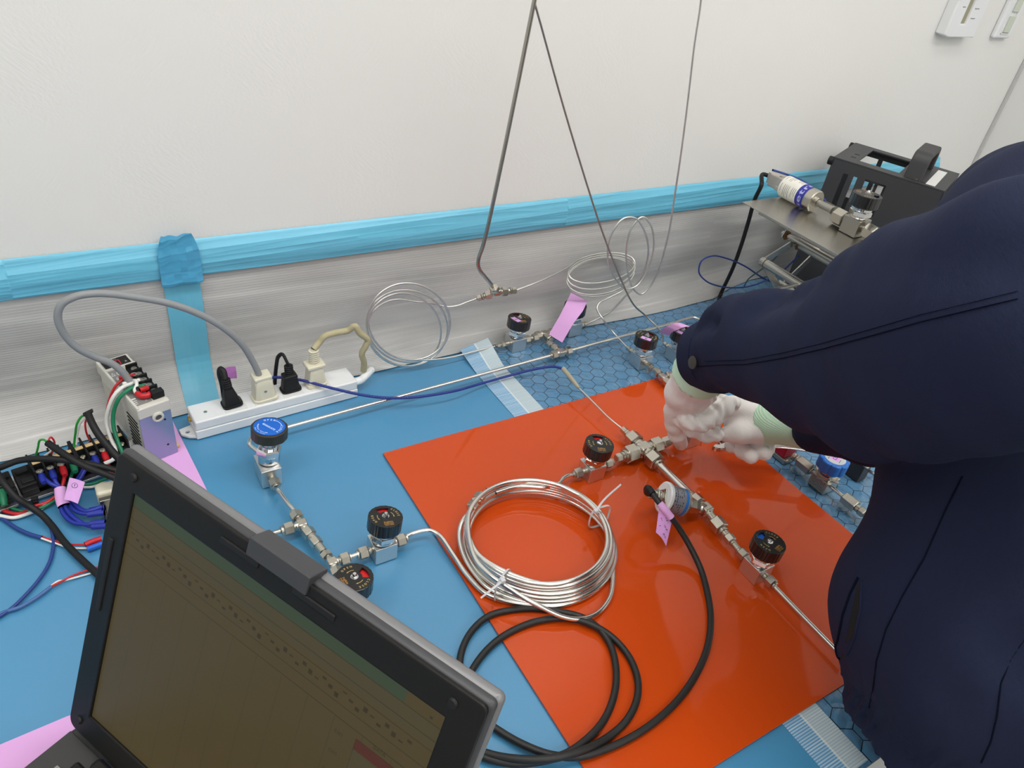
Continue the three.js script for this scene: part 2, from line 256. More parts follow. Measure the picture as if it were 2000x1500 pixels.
// ---------- plastic sheeting and tape on the wall ----------
{
  const rib = dataTex(256, (u, v) => 0.5 + 0.5 * Math.sin(v * 6.28318 * 16) * (0.65 + 0.35 * tileNoise(u, v, 8, 1)), 1);
  rib.repeat.set(1, 1 / 0.062);
  const haze = dataTex(512, (u, v) => { const a = tileNoise(u, v, 5, 3), st = tileNoise(u * 0.15, v, 30, 11); const k = 0.735 + 0.12 * (a - 0.5) + 0.05 * (st - 0.5) + 0.06 * Math.pow(tileNoise(u * 0.1, v, 46, 4), 6) * 4; return [k, k * 0.995, k * 0.985]; }, 1, true);
  haze.repeat.set(1 / 1.1, 1 / 0.33);
  const mat = phys(0xffffff, 0.34, { map: haze, bumpMap: rib, bumpScale: 0.0002, transmission: 0.1, thickness: 0 });
  const TOP = W(900, 408, WZ).y, TB = W(900, 464, WZ).y;
  const wavy = (x, y) => 0.004 * noise.noise(x * 3.1, y * 14, 1) + 0.0025 * noise.noise(x * 9, y * 22, 5);
  const hang = (x, y, off, sag) => {                     // distance of the sheet in front of the wall: flat behind the tape, flared on to the bench at its foot
    const low = Math.max(0, 1 - y / 0.075) * (x > 1.25 ? Math.max(0.35, 1 - (x - 1.25) * 4) : 1), free = Math.min(1, Math.max(0, (TB - y) / 0.05));
    return WZ + 0.003 + off + free * (0.006 + wavy(x, y)) + (low * low * (0.045 + 0.024 * Math.min(1, Math.max(0, (0.14 - x) / 0.25)) + 0.012 * noise.noise(x * 2.4, 3, 2)) + 0.014 * sag * Math.exp(-Math.pow((y - 0.09) / 0.06, 2)) * Math.exp(-Math.pow((x - 0.75) / 0.4, 2)));
  };
  const make = (xa, xb, off, sag) => sheet((u, v) => { const x = xa + u * (xb - xa), y = v * v * 0.3 * 0.4 + v * 0.3 * 0.6, yy = y * (TOP - 0.006) / 0.3; return V(x, yy + 0.0016, hang(x, yy, off, sag)); }, 150, 44, 0.0005, xb - xa, 0.3);
  solo('plastic_sheet', make(-0.95, 0.138, 0.0012, 0), mat, 'ribbed translucent plastic sheet taped to the wall left of the upright blue tape', 'plastic sheet');
  solo('plastic_sheet', make(0.124, W(1832, 310, WZ).x - 0.004, 0, 1), mat, 'ribbed translucent plastic sheet taped to the wall right of the upright blue tape', 'plastic sheet');
  const crink = dataTex(512, (u, v) => { const a = 1 - Math.abs(tileNoise(u * 0.12, v, 7, 4) * 2 - 1); const b = 1 - Math.abs(tileNoise(u * 0.3, v, 16, 7) * 2 - 1); return 0.75 * a * a * a + 0.25 * b * b * b; }, 1);
  crink.repeat.set(1.1, 7);
  const tapeMat = phys(lin(0.15, 0.52, 0.72), 0.34, { bumpMap: crink, bumpScale: 0.0022, clearcoat: 0.3, clearcoatRoughness: 0.3 });
  solo('masking_tape', sheet((u, v) => { const x = -0.95 + u * (W(1832, 310, WZ).x + 0.95), y = TB + v * (TOP - TB), k = Math.sin(v * Math.PI), lap = Math.max(0, 1 - v * 1.15); return V(x, y + 0.0008 * noise.noise(x * 5, v, 3), WZ + 0.0012 + (v < 0.93 ? 0.0042 : 0) * 1 + lap * 0.004 + Math.max(0, k) * (0.003 + 0.004 * (0.5 + noise.noise(x * 1.6, v * 3, 8)) + 0.002 * noise.noise(x * 7, v * 8, 1))); }, 320, 14, 0.0003, 3.05, 0.052, null), tapeMat, 'long level strip of pale blue masking tape along the top edge of the plastic sheets', 'tape');
  const upTape = tapeMat.clone(); upTape.bumpMap = crink.clone(); upTape.bumpMap.repeat.set(3, 1.5); upTape.bumpScale = 0.0008; upTape.color = lin(0.13, 0.45, 0.62);
  const ux0 = W(317, 545, WZ + 0.01).x, ux1 = W(390, 545, WZ + 0.01).x;
  solo('masking_tape', sheet((u, v) => { const y = 0.002 + (TB + 0.004) * v, x = ux0 + u * (ux1 - ux0); return V(x, y, hang(x, y, 0.0012, 0) + 0.0028 + 0.0012 * Math.exp(-Math.pow((u - 0.45) / 0.07, 2))); }, 14, 60, 0.0003, 0.05, 0.25), upTape, 'upright strip of pale blue masking tape joining the two plastic sheets', 'tape');
  const kc = W(352, 510, WZ + 0.02);
  const knot = sheet((u, v) => { const a = u - 0.5, b = v - 0.5, x = kc.x + a * 0.056 * (1 - 0.5 * Math.max(0, b) * Math.max(0, b) * 4 * 0.6), y = kc.y + b * 0.078 + 0.003 * noise.noise(u * 3, v, 1); return V(x, y, WZ + 0.0165 + 0.004 * (1 - 4 * a * a) * (1 - 2 * b * b) * (0.6 + noise.noise(u * 3, v * 3, 7)) + 0.0018 * noise.noise(u * 5, v * 6, 3)); }, 30, 34, 0.0003, 0.05, 0.08);
  const km = tapeMat.clone(); km.color = lin(0.08, 0.38, 0.62); km.bumpMap = crink.clone(); km.bumpMap.repeat.set(6, 5);
  solo('masking_tape', knot, km, 'crumpled patch of blue tape where the upright strip meets the level strip', 'tape');
}
// ---------- wall controls ----------
{
  const lo = W(1840, 70, WZ + 0.02), x0 = lo.x, y0 = lo.y - 0.002, w = 0.12, h = 0.12;
  const g = thing('thermostat', 'white thermostat with a grey display on the wall at upper right', 'thermostat');
  const s = new THREE.Shape(); s.moveTo(0, 0.006); s.lineTo(0.002, 0.004); s.lineTo(0.018, 0); s.lineTo(w, 0); s.lineTo(w, h); s.lineTo(0, h); s.closePath();
  const hole = new THREE.Path(); hole.moveTo(0.045, 0.028); hole.lineTo(0.066, 0.028); hole.lineTo(0.066, h - 0.02); hole.lineTo(0.045, h - 0.02); hole.closePath(); s.holes.push(hole);
  const body = new THREE.ExtrudeGeometry(s, { depth: 0.018, bevelEnabled: true, bevelThickness: 0.003, bevelSize: 0.0025, bevelOffset: -0.0025, bevelSegments: 2 }); body.translate(x0, y0, WZ + 0.003);
  mesh('housing', body, M.white, g);
  mesh('back_plate', box(w - 0.012, h - 0.012, 0.012, 0.001, x0 + w / 2, y0 + h / 2, WZ + 0.007), M.white, g);
  mesh('display', box(0.021, h - 0.048, 0.004, 0, x0 + 0.0555, y0 + h / 2 + 0.004, WZ + 0.0165), std(lin(0.32, 0.30, 0.20), 0.25), g);
  for (let k = 0; k < 4; k++) mesh('button', box(0.016, 0.0015, 0.0015, 0.0003, x0 + 0.082, y0 + 0.04 + k * 0.02, WZ + 0.0243), M.grey, g);
  mesh('button', box(0.01, 0.0015, 0.0015, 0.0003, x0 + 0.03, y0 + 0.062, WZ + 0.0243), M.grey, g);
  settle(g);
  const b = W(1936, 74, WZ + 0.006), g2 = thing('wall_switch', 'narrow white wall switch plate with pale green rockers right of the thermostat', 'switch');
  mesh('plate', box(0.07, 0.12, 0.012, 0.005, b.x + 0.035, b.y + 0.06, WZ + 0.006), M.white, g2);
  mesh('frame', merge([box(0.003, 0.1, 0.003, 0.0005, b.x + 0.02, b.y + 0.06, WZ + 0.0125), box(0.003, 0.1, 0.003, 0.0005, b.x + 0.05, b.y + 0.06, WZ + 0.0125), box(0.033, 0.003, 0.003, 0.0005, b.x + 0.035, b.y + 0.011, WZ + 0.0125)]), M.white, g2);
  for (let k = 0; k < 2; k++) mesh('rocker', box(0.026, 0.036, 0.006, 0.0015, b.x + 0.035, b.y + 0.032 + k * 0.045, WZ + 0.0135), std(lin(0.58, 0.62, 0.52), 0.4), g2);
  settle(g2);
}

// ---------- fittings: every run of nuts and collars is built along a direction ----------
const XP = V(1, 0, 0), XN = V(-1, 0, 0), ZP = V(0, 0, 1), ZN = V(0, 0, -1), YP = V(0, 1, 0);
const cache = {};
const cached = (k, f) => (cache[k] ??= f()).clone();
const hexG = (af, len) => cached('h' + af + '_' + len, () => hex(af, len));
const barG = (r, len) => cached('b' + r + '_' + len, () => bar(r, len));
// items: [kind, length, size]; kinds n nut, h hexagon body, c collar, r ring ferrule, t tube end, g gap
function run(g, from, dir, items, mat = M.steel) {
  const d = dir.clone().normalize(), p = from.clone(), NAME = { n: 'nut', h: 'hex_body', c: 'collar', r: 'ferrule', t: 'tube_end' };
  for (const [k, len, size] of items) {
    if (k !== 'g') mesh(NAME[k], aim(k === 'n' || k === 'h' ? hexG(size, len) : barG(size, len), p, d, k === 'n' || k === 'h' ? Math.PI / 6 : 0), mat, g);
    p.addScaledVector(d, len);
  }
  return p;
}
function bodyOf(centre, dirs, r, len) {                // forged tee or cross body
  const parts = [box(r * 2.1, r * 1.9, r * 2.1, r * 0.35, centre.x, centre.y, centre.z)];
  for (const d of dirs) parts.push(aim(lathe([[0, 0], [r * 0.95, 0], [r * 0.95, len - 0.004], [r * 0.8, len - 0.002], [r * 0.8, len], [0, len]], 20), centre, d));
  return merge(parts);
}
const QUARTER = [['n', 0.0125, 0.0143], ['r', 0.003, 0.0056]];       // nut for 6 mm tube
const CAPI = [['h', 0.008, 0.011], ['c', 0.002, 0.0042], ['n', 0.008, 0.0085], ['r', 0.002, 0.003]];

// ---------- diaphragm valves ----------
const arcText = (c, s, r, a0, step, size) => { c.font = `bold ${size}px sans-serif`; c.textAlign = 'center'; c.textBaseline = 'middle'; [...s].forEach((ch, i) => { const a = a0 + i * step; c.save(); c.translate(256 + r * Math.sin(a), 256 - r * Math.cos(a)); c.rotate(a); c.fillText(ch, 0, 0); c.restore(); }); };
const arrowArc = (c, r, a0, a1) => { c.lineWidth = 9; c.beginPath(); c.arc(256, 256, r, a0 - Math.PI / 2, a1 - Math.PI / 2, a1 < a0); c.stroke(); const x = 256 + r * Math.sin(a1), y = 256 - r * Math.cos(a1), t = a1 > a0 ? a1 : a1 + Math.PI; c.save(); c.translate(x, y); c.rotate(t); c.beginPath(); c.moveTo(16, 0); c.lineTo(-8, -12); c.lineTo(-8, 12); c.closePath(); c.fill(); c.restore(); };
const faceTex = canvasTex(512, 512, (c) => {
  c.fillStyle = '#151514'; c.fillRect(0, 0, 512, 512);
  c.fillStyle = c.strokeStyle = '#c3a765';
  arcText(c, 'OPEN', 188, -2.05, 0.24, 46); arcText(c, 'CLOSE', 188, 0.78, 0.225, 46);
  arrowArc(c, 118, -1.15, -1.95); arrowArc(c, 118, 0.95, 1.75);
  c.textAlign = 'center'; c.fillStyle = '#c98f3a'; c.font = 'bold 40px sans-serif'; c.fillText('Fujikin', 256, 384); c.font = 'bold 27px sans-serif'; c.fillText('Diaphragm', 256, 416); c.fillText('SOFT SEAL', 256, 446);
});
faceTex.repeat.set(1 / 0.046, 1 / 0.046); faceTex.offset.set(0.5, 0.5);
const knobFace = phys(0xffffff, 0.42, { map: faceTex });
const KR = 0.0222;
const fluted = (R, n, depth, flat) => { const s = new THREE.Shape(), N = n * 8; for (let k = 0; k < N; k++) { const a = k / N * 6.28318, q = Math.cos(a * n), r = R - depth * Math.max(0, (-q - flat) / (1 - flat)); s[k ? 'lineTo' : 'moveTo'](r * Math.cos(a), r * Math.sin(a)); } s.closePath(); return s; };
const knobGeo = (() => {
  const s = fluted(KR, 20, 0.0004, 0.1), h = new THREE.Path(), a0 = Math.PI / 2 - 0.52, a1 = Math.PI / 2 + 0.52;
  for (let k = 0; k <= 10; k++) { const a = a0 + (a1 - a0) * k / 10; h[k ? 'lineTo' : 'moveTo'](0.0172 * Math.cos(a), 0.0172 * Math.sin(a)); }
  for (let k = 10; k >= 0; k--) { const a = a0 + (a1 - a0) * k / 10; h.lineTo(0.0095 * Math.cos(a), 0.0095 * Math.sin(a)); }
  h.closePath(); s.holes.push(h);
  const g = new THREE.ExtrudeGeometry(s, { depth: 0.0176, bevelEnabled: true, bevelThickness: 0.0007, bevelSize: 0.0007, bevelOffset: -0.0007, bevelSegments: 2 });
  g.rotateX(-Math.PI / 2); g.translate(0, 0.0007, 0); return g;
})();
const winMats = { red: phys(lin(0.62, 0.01, 0.012), 0.35), blue: phys(lin(0.01, 0.14, 0.72), 0.35) };
// o: label, group, x, z, y (height of the block's underside), turn (about y), lean [dx, dz] of the knob against the block, knob (turn of the knob), win, ports {xp, xn, zp, zn}, sticker
function valve(o) {
  const g = thing(o.name ?? 'diaphragm_valve', o.label, 'valve', o.group);
  const S = o.scale ?? 1, body = new THREE.Group();
  const up = V(o.lean?.[0] ?? 0, 0.066, o.lean?.[1] ?? 0).normalize();
  mesh('block', box(0.030, 0.027, 0.030, 0.0007, 0, 0.0135, 0), o.blockMat ?? M.block, g);
  const top = V(0, 0.027, 0);
  const put = (geo, h) => aim(geo, top.clone().addScaledVector(up, h - 0.027), up);
  mesh('bonnet', put(lathe([[0, 0], [0.0146, 0], [0.0149, 0.0008], [0.0149, 0.003], [0.0135, 0.0035], [0, 0.0035]], 40), 0.027), M.chrome, g);
  mesh('bonnet_nut', put(hex(0.0300, 0.0095, 0.0016), 0.030), M.chrome, g);
  mesh('bonnet_ring', put(lathe([[0, 0], [0.0148, 0], [0.0162, 0.001], [0.0162, 0.0045], [0.0148, 0.0058], [0, 0.0058]], 40), 0.0393), M.chrome, g);
  const kg = mesh('knob', put(knobGeo.clone().rotateY(o.knob ?? 0), 0.0462), [knobFace, M.black], g);
  mesh('indicator_disc', put(bar(0.0185, 0.001, 32, 0.0002), 0.0602), winMats[o.win ?? 'red'], kg);
  mesh('stem_nut', put(merge([hex(0.0068, 0.0028, 0.0005), lathe([[0, 0], [0.0026, 0], [0.0027, 0.004], [0.002, 0.0056], [0, 0.006]], 16), lathe([[0, 0], [0.0046, 0], [0.0046, 0.0006], [0, 0.0006]], 20)]), 0.0652), M.chrome, kg);
  const dirs = { xp: XP, xn: XN, zp: ZP, zn: ZN };
  for (const k in o.ports ?? {}) run(g, V(0, 0.0135, 0).addScaledVector(dirs[k], 0.015), dirs[k], [['c', 0.005, 0.0052], ...o.ports[k]], M.steel);
  if (o.sticker) {
    const [txt, ang, off] = o.sticker, tex = canvasTex(128, 192, (c) => { c.fillStyle = '#dcaae4'; c.fillRect(0, 0, 128, 192); c.fillStyle = '#26306a'; c.font = 'bold 62px sans-serif'; c.textAlign = 'center'; c.save(); c.translate(64, 96); c.fillText(txt, 0, 22); c.restore(); });
    const st = new THREE.BoxGeometry(0.010, 0.0004, 0.019); st.translate(-0.0125, 0, off ?? 0.002); st.rotateY(ang);
    mesh('sticker', put(st, 0.0655), std(0xffffff, 0.7, 0, { map: tex }), kg).userData.label = 'pink paper sticker marked ' + txt;
  }
  g.position.set(o.x, o.y ?? 0.001, o.z); g.rotation.y = o.turn ?? 0; g.scale.setScalar(S);
  return g;
}
const GV = 'black knob diaphragm valves';
valve({ label: 'black knob valve with red window on plain blue sheet beside the orange mat', group: GV, x: 0.2765, z: 0.379, lean: [0.008, -0.006], knob: -0.1, ports: { xn: QUARTER, xp: QUARTER } });
valve({ label: 'black knob valve half hidden behind the top edge of the laptop lid', group: GV, x: 0.2085, z: 0.452, lean: [0.004, -0.004], knob: -1.45, ports: { zn: QUARTER } });
valve({ label: 'black knob valve on the orange mat between the metal coil and the cross fitting', group: GV, x: 0.626, z: 0.368, y: 0.0036, lean: [0.004, 0.001], knob: -0.42, ports: { xn: QUARTER, xp: [['t', 0.006, 0.0045], ['n', 0.012, 0.0135], ['r', 0.003, 0.006]] } });
valve({ label: 'black knob valve with blue window near the front right of the orange mat', group: GV, x: 0.7235, z: 0.6245, y: 0.0036, lean: [0.004, 0], knob: 0.22, win: 'blue', ports: { zn: [['n', 0.012, 0.0143], ['r', 0.003, 0.0056]], zp: QUARTER } });
valve({ label: 'black knob valve with a pink N3 sticker beside the plastic sheeting', group: GV, x: 0.7015, z: 0.0135, y: 0.001, lean: [0.005, -0.004], knob: -0.1, sticker: ['N3', 0.25], ports: { xn: [['c', 0.004, 0.0055], ...CAPI], xp: [['n', 0.011, 0.0143], ['r', 0.003, 0.0056], ['c', 0.004, 0.005], ['n', 0.012, 0.0143], ['c', 0.010, 0.005]] } });
valve({ label: 'black knob valve hung with a long pink tape at the back of the bench', group: GV, x: 0.839, z: 0.004, y: 0.001, lean: [-0.003, 0.002], knob: 0.3, ports: { xn: [['n', 0.011, 0.0143]], xp: CAPI } });
valve({ label: 'black knob valve with a pink M1 sticker on the honeycomb sheet', group: GV, x: 0.9025, z: 0.1485, y: 0.001, lean: [0.003, -0.003], knob: -1.25, sticker: ['M1', 0.55], ports: { zn: [['c', 0.004, 0.0055], ...CAPI], zp: QUARTER } });
valve({ label: 'black knob valve under an arch of pink tape by the sleeve cuff', group: GV, x: 0.986, z: 0.158, y: 0.001, lean: [0.003, -0.003], knob: -0.8, sticker: ['', 0.4], ports: { zn: CAPI, zp: QUARTER } });
valve({ label: 'valve block under the left glove beside the cross fitting', group: null, x: 0.832, z: 0.366, y: 0.0036, knob: 0.6, ports: { xn: [['n', 0.012, 0.0143]], xp: [['n', 0.012, 0.0143]] } });

// ---------- blue-disc regulating valve at the left ----------
{
  const g = thing('regulating_valve', 'tall metal valve with dark knob and blue disc in front of the power strip', 'valve');
  const c = T(516, 938, 0), x = 0.1855, z = 0.183, k = T(529, 835, 0.086);
  const top = V(x, 0.03, z), up = V(k.x - 0.002 - x, 0.086, k.z - z).normalize();
  const put = (geo, h) => aim(geo, V(x, 0.0, z).addScaledVector(up, h), up);
  mesh('block', box(0.028, 0.030, 0.040, 0.0007, x, 0.016, z), M.block, g);
  mesh('bonnet', put(lathe([[0, 0], [0.0142, 0], [0.0148, 0.001], [0.0148, 0.012], [0, 0.012]], 40), 0.031), M.chrome, g);
  mesh('bonnet_nut', put(hex(0.0300, 0.012, 0.002), 0.042), M.chrome, g);
  mesh('bonnet_neck', put(lathe([[0, 0], [0.0105, 0], [0.0105, 0.004], [0.0085, 0.005], [0.0085, 0.008], [0, 0.008]], 32), 0.054), M.chrome, g);
  mesh('gland_nut', put(hex(0.0215, 0.012, 0.0012), 0.061), M.chrome, g);
  const s = fluted(0.0248, 12, 0.00045, -0.4);
  const kg = new THREE.ExtrudeGeometry(s, { depth: 0.0135, bevelEnabled: true, bevelThickness: 0.0012, bevelSize: 0.0012, bevelOffset: -0.0012, bevelSegments: 2 }); kg.rotateX(-Math.PI / 2);
  const knob = mesh('knob', put(kg, 0.0735), phys(lin(0.085, 0.074, 0.058), 0.38, { metalness: 0.75 }), g);
  const tex = canvasTex(512, 512, (c2) => {
    c2.fillStyle = '#1062c8'; c2.fillRect(0, 0, 512, 512); c2.fillStyle = c2.strokeStyle = '#d7e6f6';
    arcText(c2, 'OPEN', 196, -0.75, 0.27, 56); arcText(c2, 'CLOSE', 196, 1.15, 0.24, 56);
    arrowArc(c2, 196, 0.3, 0.95); arrowArc(c2, 196, 0.62, 0.25);
    c2.save(); c2.translate(256, 256); c2.rotate(0.42); c2.textAlign = 'center'; c2.font = 'bold 56px sans-serif'; c2.fillText('REGULATE', 0, 12); c2.restore();
    arcText(c2, 'PRODUCTS SYSTEM', 185, 4.75, -0.125, 32); arcText(c2, 'MADE IN JAPAN', 226, 4.2, -0.09, 24);
  });
  const disc = new THREE.CylinderGeometry(0.0212, 0.0212, 0.0008, 48); disc.rotateY(Math.PI * 0.5 + 0.0);
  const cap = new THREE.CircleGeometry(0.0212, 48); cap.rotateX(-Math.PI / 2); cap.rotateY(-0.65); cap.translate(0, 0.0008, 0);
  mesh('dial', put(merge([cap, disc]), 0.0881), std(0xffffff, 0.35, 0, { map: tex }), knob).userData.label = 'blue dial plate with white lettering';
  mesh('set_screw_hole', aim(bar(0.0016, 0.0008, 12), V(k.x - 0.0225, 0.083, k.z + 0.0125), V(-0.9, 0, 0.45)), M.matteblack, knob);
  run(g, V(x, 0.016, z + 0.02), ZP, [['c', 0.005, 0.0055], ...QUARTER], M.steel);
  run(g, V(x - 0.002, 0.018, z - 0.02), ZN, [['c', 0.004, 0.005], ['n', 0.009, 0.012]], M.steel);
  settle(g);
}
// ---------- tees, crosses, unions ----------
function fitting(name, label, centre, dirs, r, len, arms, category, group) {
  const g = thing(name, label, category ?? 'pipe fitting', group);
  mesh('body', bodyOf(centre, dirs, r, len), M.steel, g);
  arms.forEach((items, i) => run(g, centre.clone().addScaledVector(dirs[i], len - 0.001), dirs[i], items));
  return settle(g);
}
const dirTo = (a, b) => b.clone().sub(a).normalize();
// long pipe along the wall and the tee in it
const PIPE_A = T(563, 834, 0.018), PIPE_T = T(1096, 689, 0.018), PIPE_B = T(1318, 630, 0.018);
{
  const d = dirTo(PIPE_A, PIPE_T), d2 = dirTo(PIPE_T, PIPE_B);
  fitting('pipe_tee', 'steel tee in the long straight pipe behind the orange mat', PIPE_T, [d.clone().negate(), d2, V(-0.15, 0.0, -1).normalize()], 0.0062, 0.012, [[['n', 0.012, 0.0143], ['r', 0.003, 0.0052]], [['n', 0.012, 0.0143]], [['n', 0.012, 0.0143], ['c', 0.004, 0.0045], ['n', 0.010, 0.0135]]]);
  const A0 = V(0.1835, 0.018, 0.146);
  solo('steel_pipe', sweep([A0, V(0.176, 0.019, 0.128), T(487, 866, 0.02), T(497, 850, 0.019), T(530, 843, 0.018), PIPE_A, ...[0.15, 0.3, 0.45, 0.6, 0.75, 0.9].map((t) => PIPE_A.clone().lerp(PIPE_T, t)), PIPE_T.clone().addScaledVector(d, -0.02)], 0.0032, { seg: 120 }), M.tube, 'long straight steel pipe running from the blue-disc valve toward the wall tee', 'pipe');
  solo('steel_pipe', sweep([PIPE_T.clone().addScaledVector(d2, 0.02), PIPE_T.clone().lerp(PIPE_B, 0.5), PIPE_B, T(1340, 623, 0.018), T(1356, 620, 0.018), T(1372, 628, 0.018), T(1388, 642, 0.018), T(1420, 672, 0.018)], 0.0032, { seg: 80 }), M.tube, 'steel pipe from the wall tee bending behind the navy sleeve', 'pipe');
  const J = T(1063, 652, 0.016);
  fitting('pipe_tee', 'small steel tee between the N3 valve and the pink-taped valve', J, [XN, XP, ZP], 0.006, 0.011, [[['n', 0.011, 0.0143]], [['n', 0.011, 0.0143]], [['n', 0.012, 0.0143], ['r', 0.003, 0.0052]]]);
}
// line in front of the laptop lid
{
  const A = V(0.195, 0.0175, 0.304), B = V(0.2085, 0.0175, 0.381);
  fitting('pipe_tee', 'steel tee below the blue-disc valve beside the laptop lid', A, [dirTo(A, V(0.190, 0.0172, 0.258)), dirTo(A, B), XN], 0.0062, 0.012, [[['n', 0.013, 0.0150], ['r', 0.003, 0.0056]], [['n', 0.013, 0.015], ['c', 0.006, 0.0062], ['n', 0.013, 0.0135], ['c', 0.014, 0.0055]], [['n', 0.013, 0.015], ['r', 0.004, 0.006], ['t', 0.022, 0.0032], ['n', 0.012, 0.014]]]);
  solo('steel_pipe', sweep([V(0.1858, 0.0165, 0.228), V(0.190, 0.0172, 0.258), A.clone().add(V(-0.0005, 0, -0.024))], 0.0032), M.tube, 'short steel pipe below the blue-disc valve', 'pipe');
  fitting('pipe_elbow', 'steel elbow joining two valves behind the top edge of the laptop lid', B, [XP, dirTo(B, A), ZP], 0.006, 0.011, [[['n', 0.012, 0.0143], ['r', 0.003, 0.0052]], [['n', 0.010, 0.013]], [['n', 0.012, 0.0143]]]);
  solo('steel_pipe', sweep([B.clone().add(V(0.022, 0, 0)), V(0.245, 0.0165, 0.3795)], 0.0032, { seg: 4 }), M.tube, 'short steel pipe left of the black knob valve on the blue sheet', 'pipe');
}
// cross fitting and the run toward the viewer
const CROSS = V(0.7305, 0.020, 0.366);
{
  const big = [['n', 0.019, 0.0255], ['r', 0.005, 0.0095]];
  fitting('cross_fitting', 'large steel cross fitting in the middle of the orange mat', CROSS, [ZN, ZP, XN, XP], 0.0105, 0.018, [[['n', 0.018, 0.0245], ['c', 0.005, 0.0075], ['h', 0.005, 0.012], ['n', 0.011, 0.0105]], big, [...big, ['c', 0.005, 0.0078], ['n', 0.010, 0.0125]], [['n', 0.018, 0.023], ['c', 0.005, 0.0075], ['n', 0.014, 0.016], ['r', 0.004, 0.006]]]);
  const E = V(0.7300, 0.022, 0.512);
  solo('steel_pipe', sweep([CROSS.clone().add(V(0, 0, 0.034)), V(0.7302, 0.021, 0.44), E.clone().add(V(0, 0, -0.026))], 0.0064, { radial: 18 }), M.tube, 'thick steel pipe between the cross fitting and the pressure transducer', 'pipe');
  fitting('pipe_tee', 'steel tee carrying the pressure transducer on the orange mat', E, [ZN, dirTo(E, V(0.7236, 0.0171, 0.592)), V(-0.86, 0.24, -0.45).normalize()], 0.0085, 0.013, [[['n', 0.015, 0.019], ['r', 0.002, 0.008]], [['c', 0.010, 0.0068], ['n', 0.018, 0.0205], ['r', 0.005, 0.0075], ['c', 0.007, 0.006], ['n', 0.012, 0.0135], ['r', 0.003, 0.005], ['c', 0.011, 0.0045]], [['h', 0.008, 0.017]]]);
  mesh('gasket_ring', aim(lathe([[0, 0], [0.0105, 0], [0.0105, 0.002], [0, 0.002]], 24), E.clone().add(V(0.002, -0.007, 0.018)), V(-0.6, 0.1, 0.75)), M.steel, scene.children[scene.children.length - 1]).position.sub(scene.children[scene.children.length - 1].position);
  solo('steel_pipe', sweep([V(0.7228, 0.0165, 0.659), V(0.7215, 0.016, 0.70), V(0.720, 0.0155, 0.78)], 0.0032, { seg: 8 }), M.tube, 'thin steel pipe from the blue-window valve toward the navy jacket', 'pipe');
  // transducer
  const d = V(-0.86, 0.30, -0.42).normalize(), p0 = E.clone().addScaledVector(d, 0.021);
  const g = thing('pressure_transducer', 'white-headed cylindrical pressure transducer with blue band on the orange mat', 'sensor');
  let p = run(g, p0, d, [['n', 0.014, 0.021]]);
  const band = canvasTex(512, 128, (c) => { c.fillStyle = '#8d8f98'; c.fillRect(0, 0, 512, 128); c.fillStyle = '#2f7fd0'; c.fillRect(0, 96, 512, 20); c.fillStyle = '#25262c'; for (let i = 0; i < 34; i++) for (let j = 0; j < 5; j++) if (rnd() > 0.3) c.fillRect(8 + i * 15, 8 + j * 16, 11, 5); });
  mesh('case', aim(lathe([[0, 0], [0.017, 0], [0.0203, 0.004], [0.0203, 0.034], [0, 0.034]], 48), p, d), M.steel, g);
  mesh('label_wrap', aim(new THREE.CylinderGeometry(0.0206, 0.0206, 0.028, 48, 1, true).translate(0, 0.019, 0), p, d), std(0xffffff, 0.35, 0.3, { map: band }), g);
  p.addScaledVector(d, 0.034);
  mesh('head', aim(lathe([[0, 0], [0.0228, 0], [0.0232, 0.001], [0.0232, 0.004], [0.021, 0.0055], [0, 0.0055]], 48), p, d), M.white, g);
  p.addScaledVector(d, 0.0055);
  mesh('connector_flange', aim(box(0.021, 0.002, 0.021, 0.0006, 0, 0.001, 0), p, d, 0.5), M.steel, g);
  p = run(g, p, d, [['g', 0.002, 0], ['c', 0.006, 0.0078], ['n', 0.004, 0.017], ['c', 0.007, 0.0075], ['c', 0.003, 0.0085]], M.steel);
  mesh('cable_boot', sweep([p, p.clone().addScaledVector(d, 0.006).add(V(-0.001, 0.002, 0.003)), T(1266, 954, 0.074), T(1275, 965, 0.074)], 0.0052, { radial: 14, seg: 16 }), M.rubber, g);
  settle(g);
}
fitting('pipe_union', 'small steel union at the upper left of the coiled tube', T(930, 980, 0.03), [dirTo(T(918, 1000, 0.03), T(955, 952, 0.03)), dirTo(T(955, 952, 0.03), T(918, 1000, 0.03))], 0.0055, 0.006, [[['n', 0.011, 0.0143], ['r', 0.003, 0.005]], [['n', 0.011, 0.0143], ['r', 0.003, 0.005]]]);

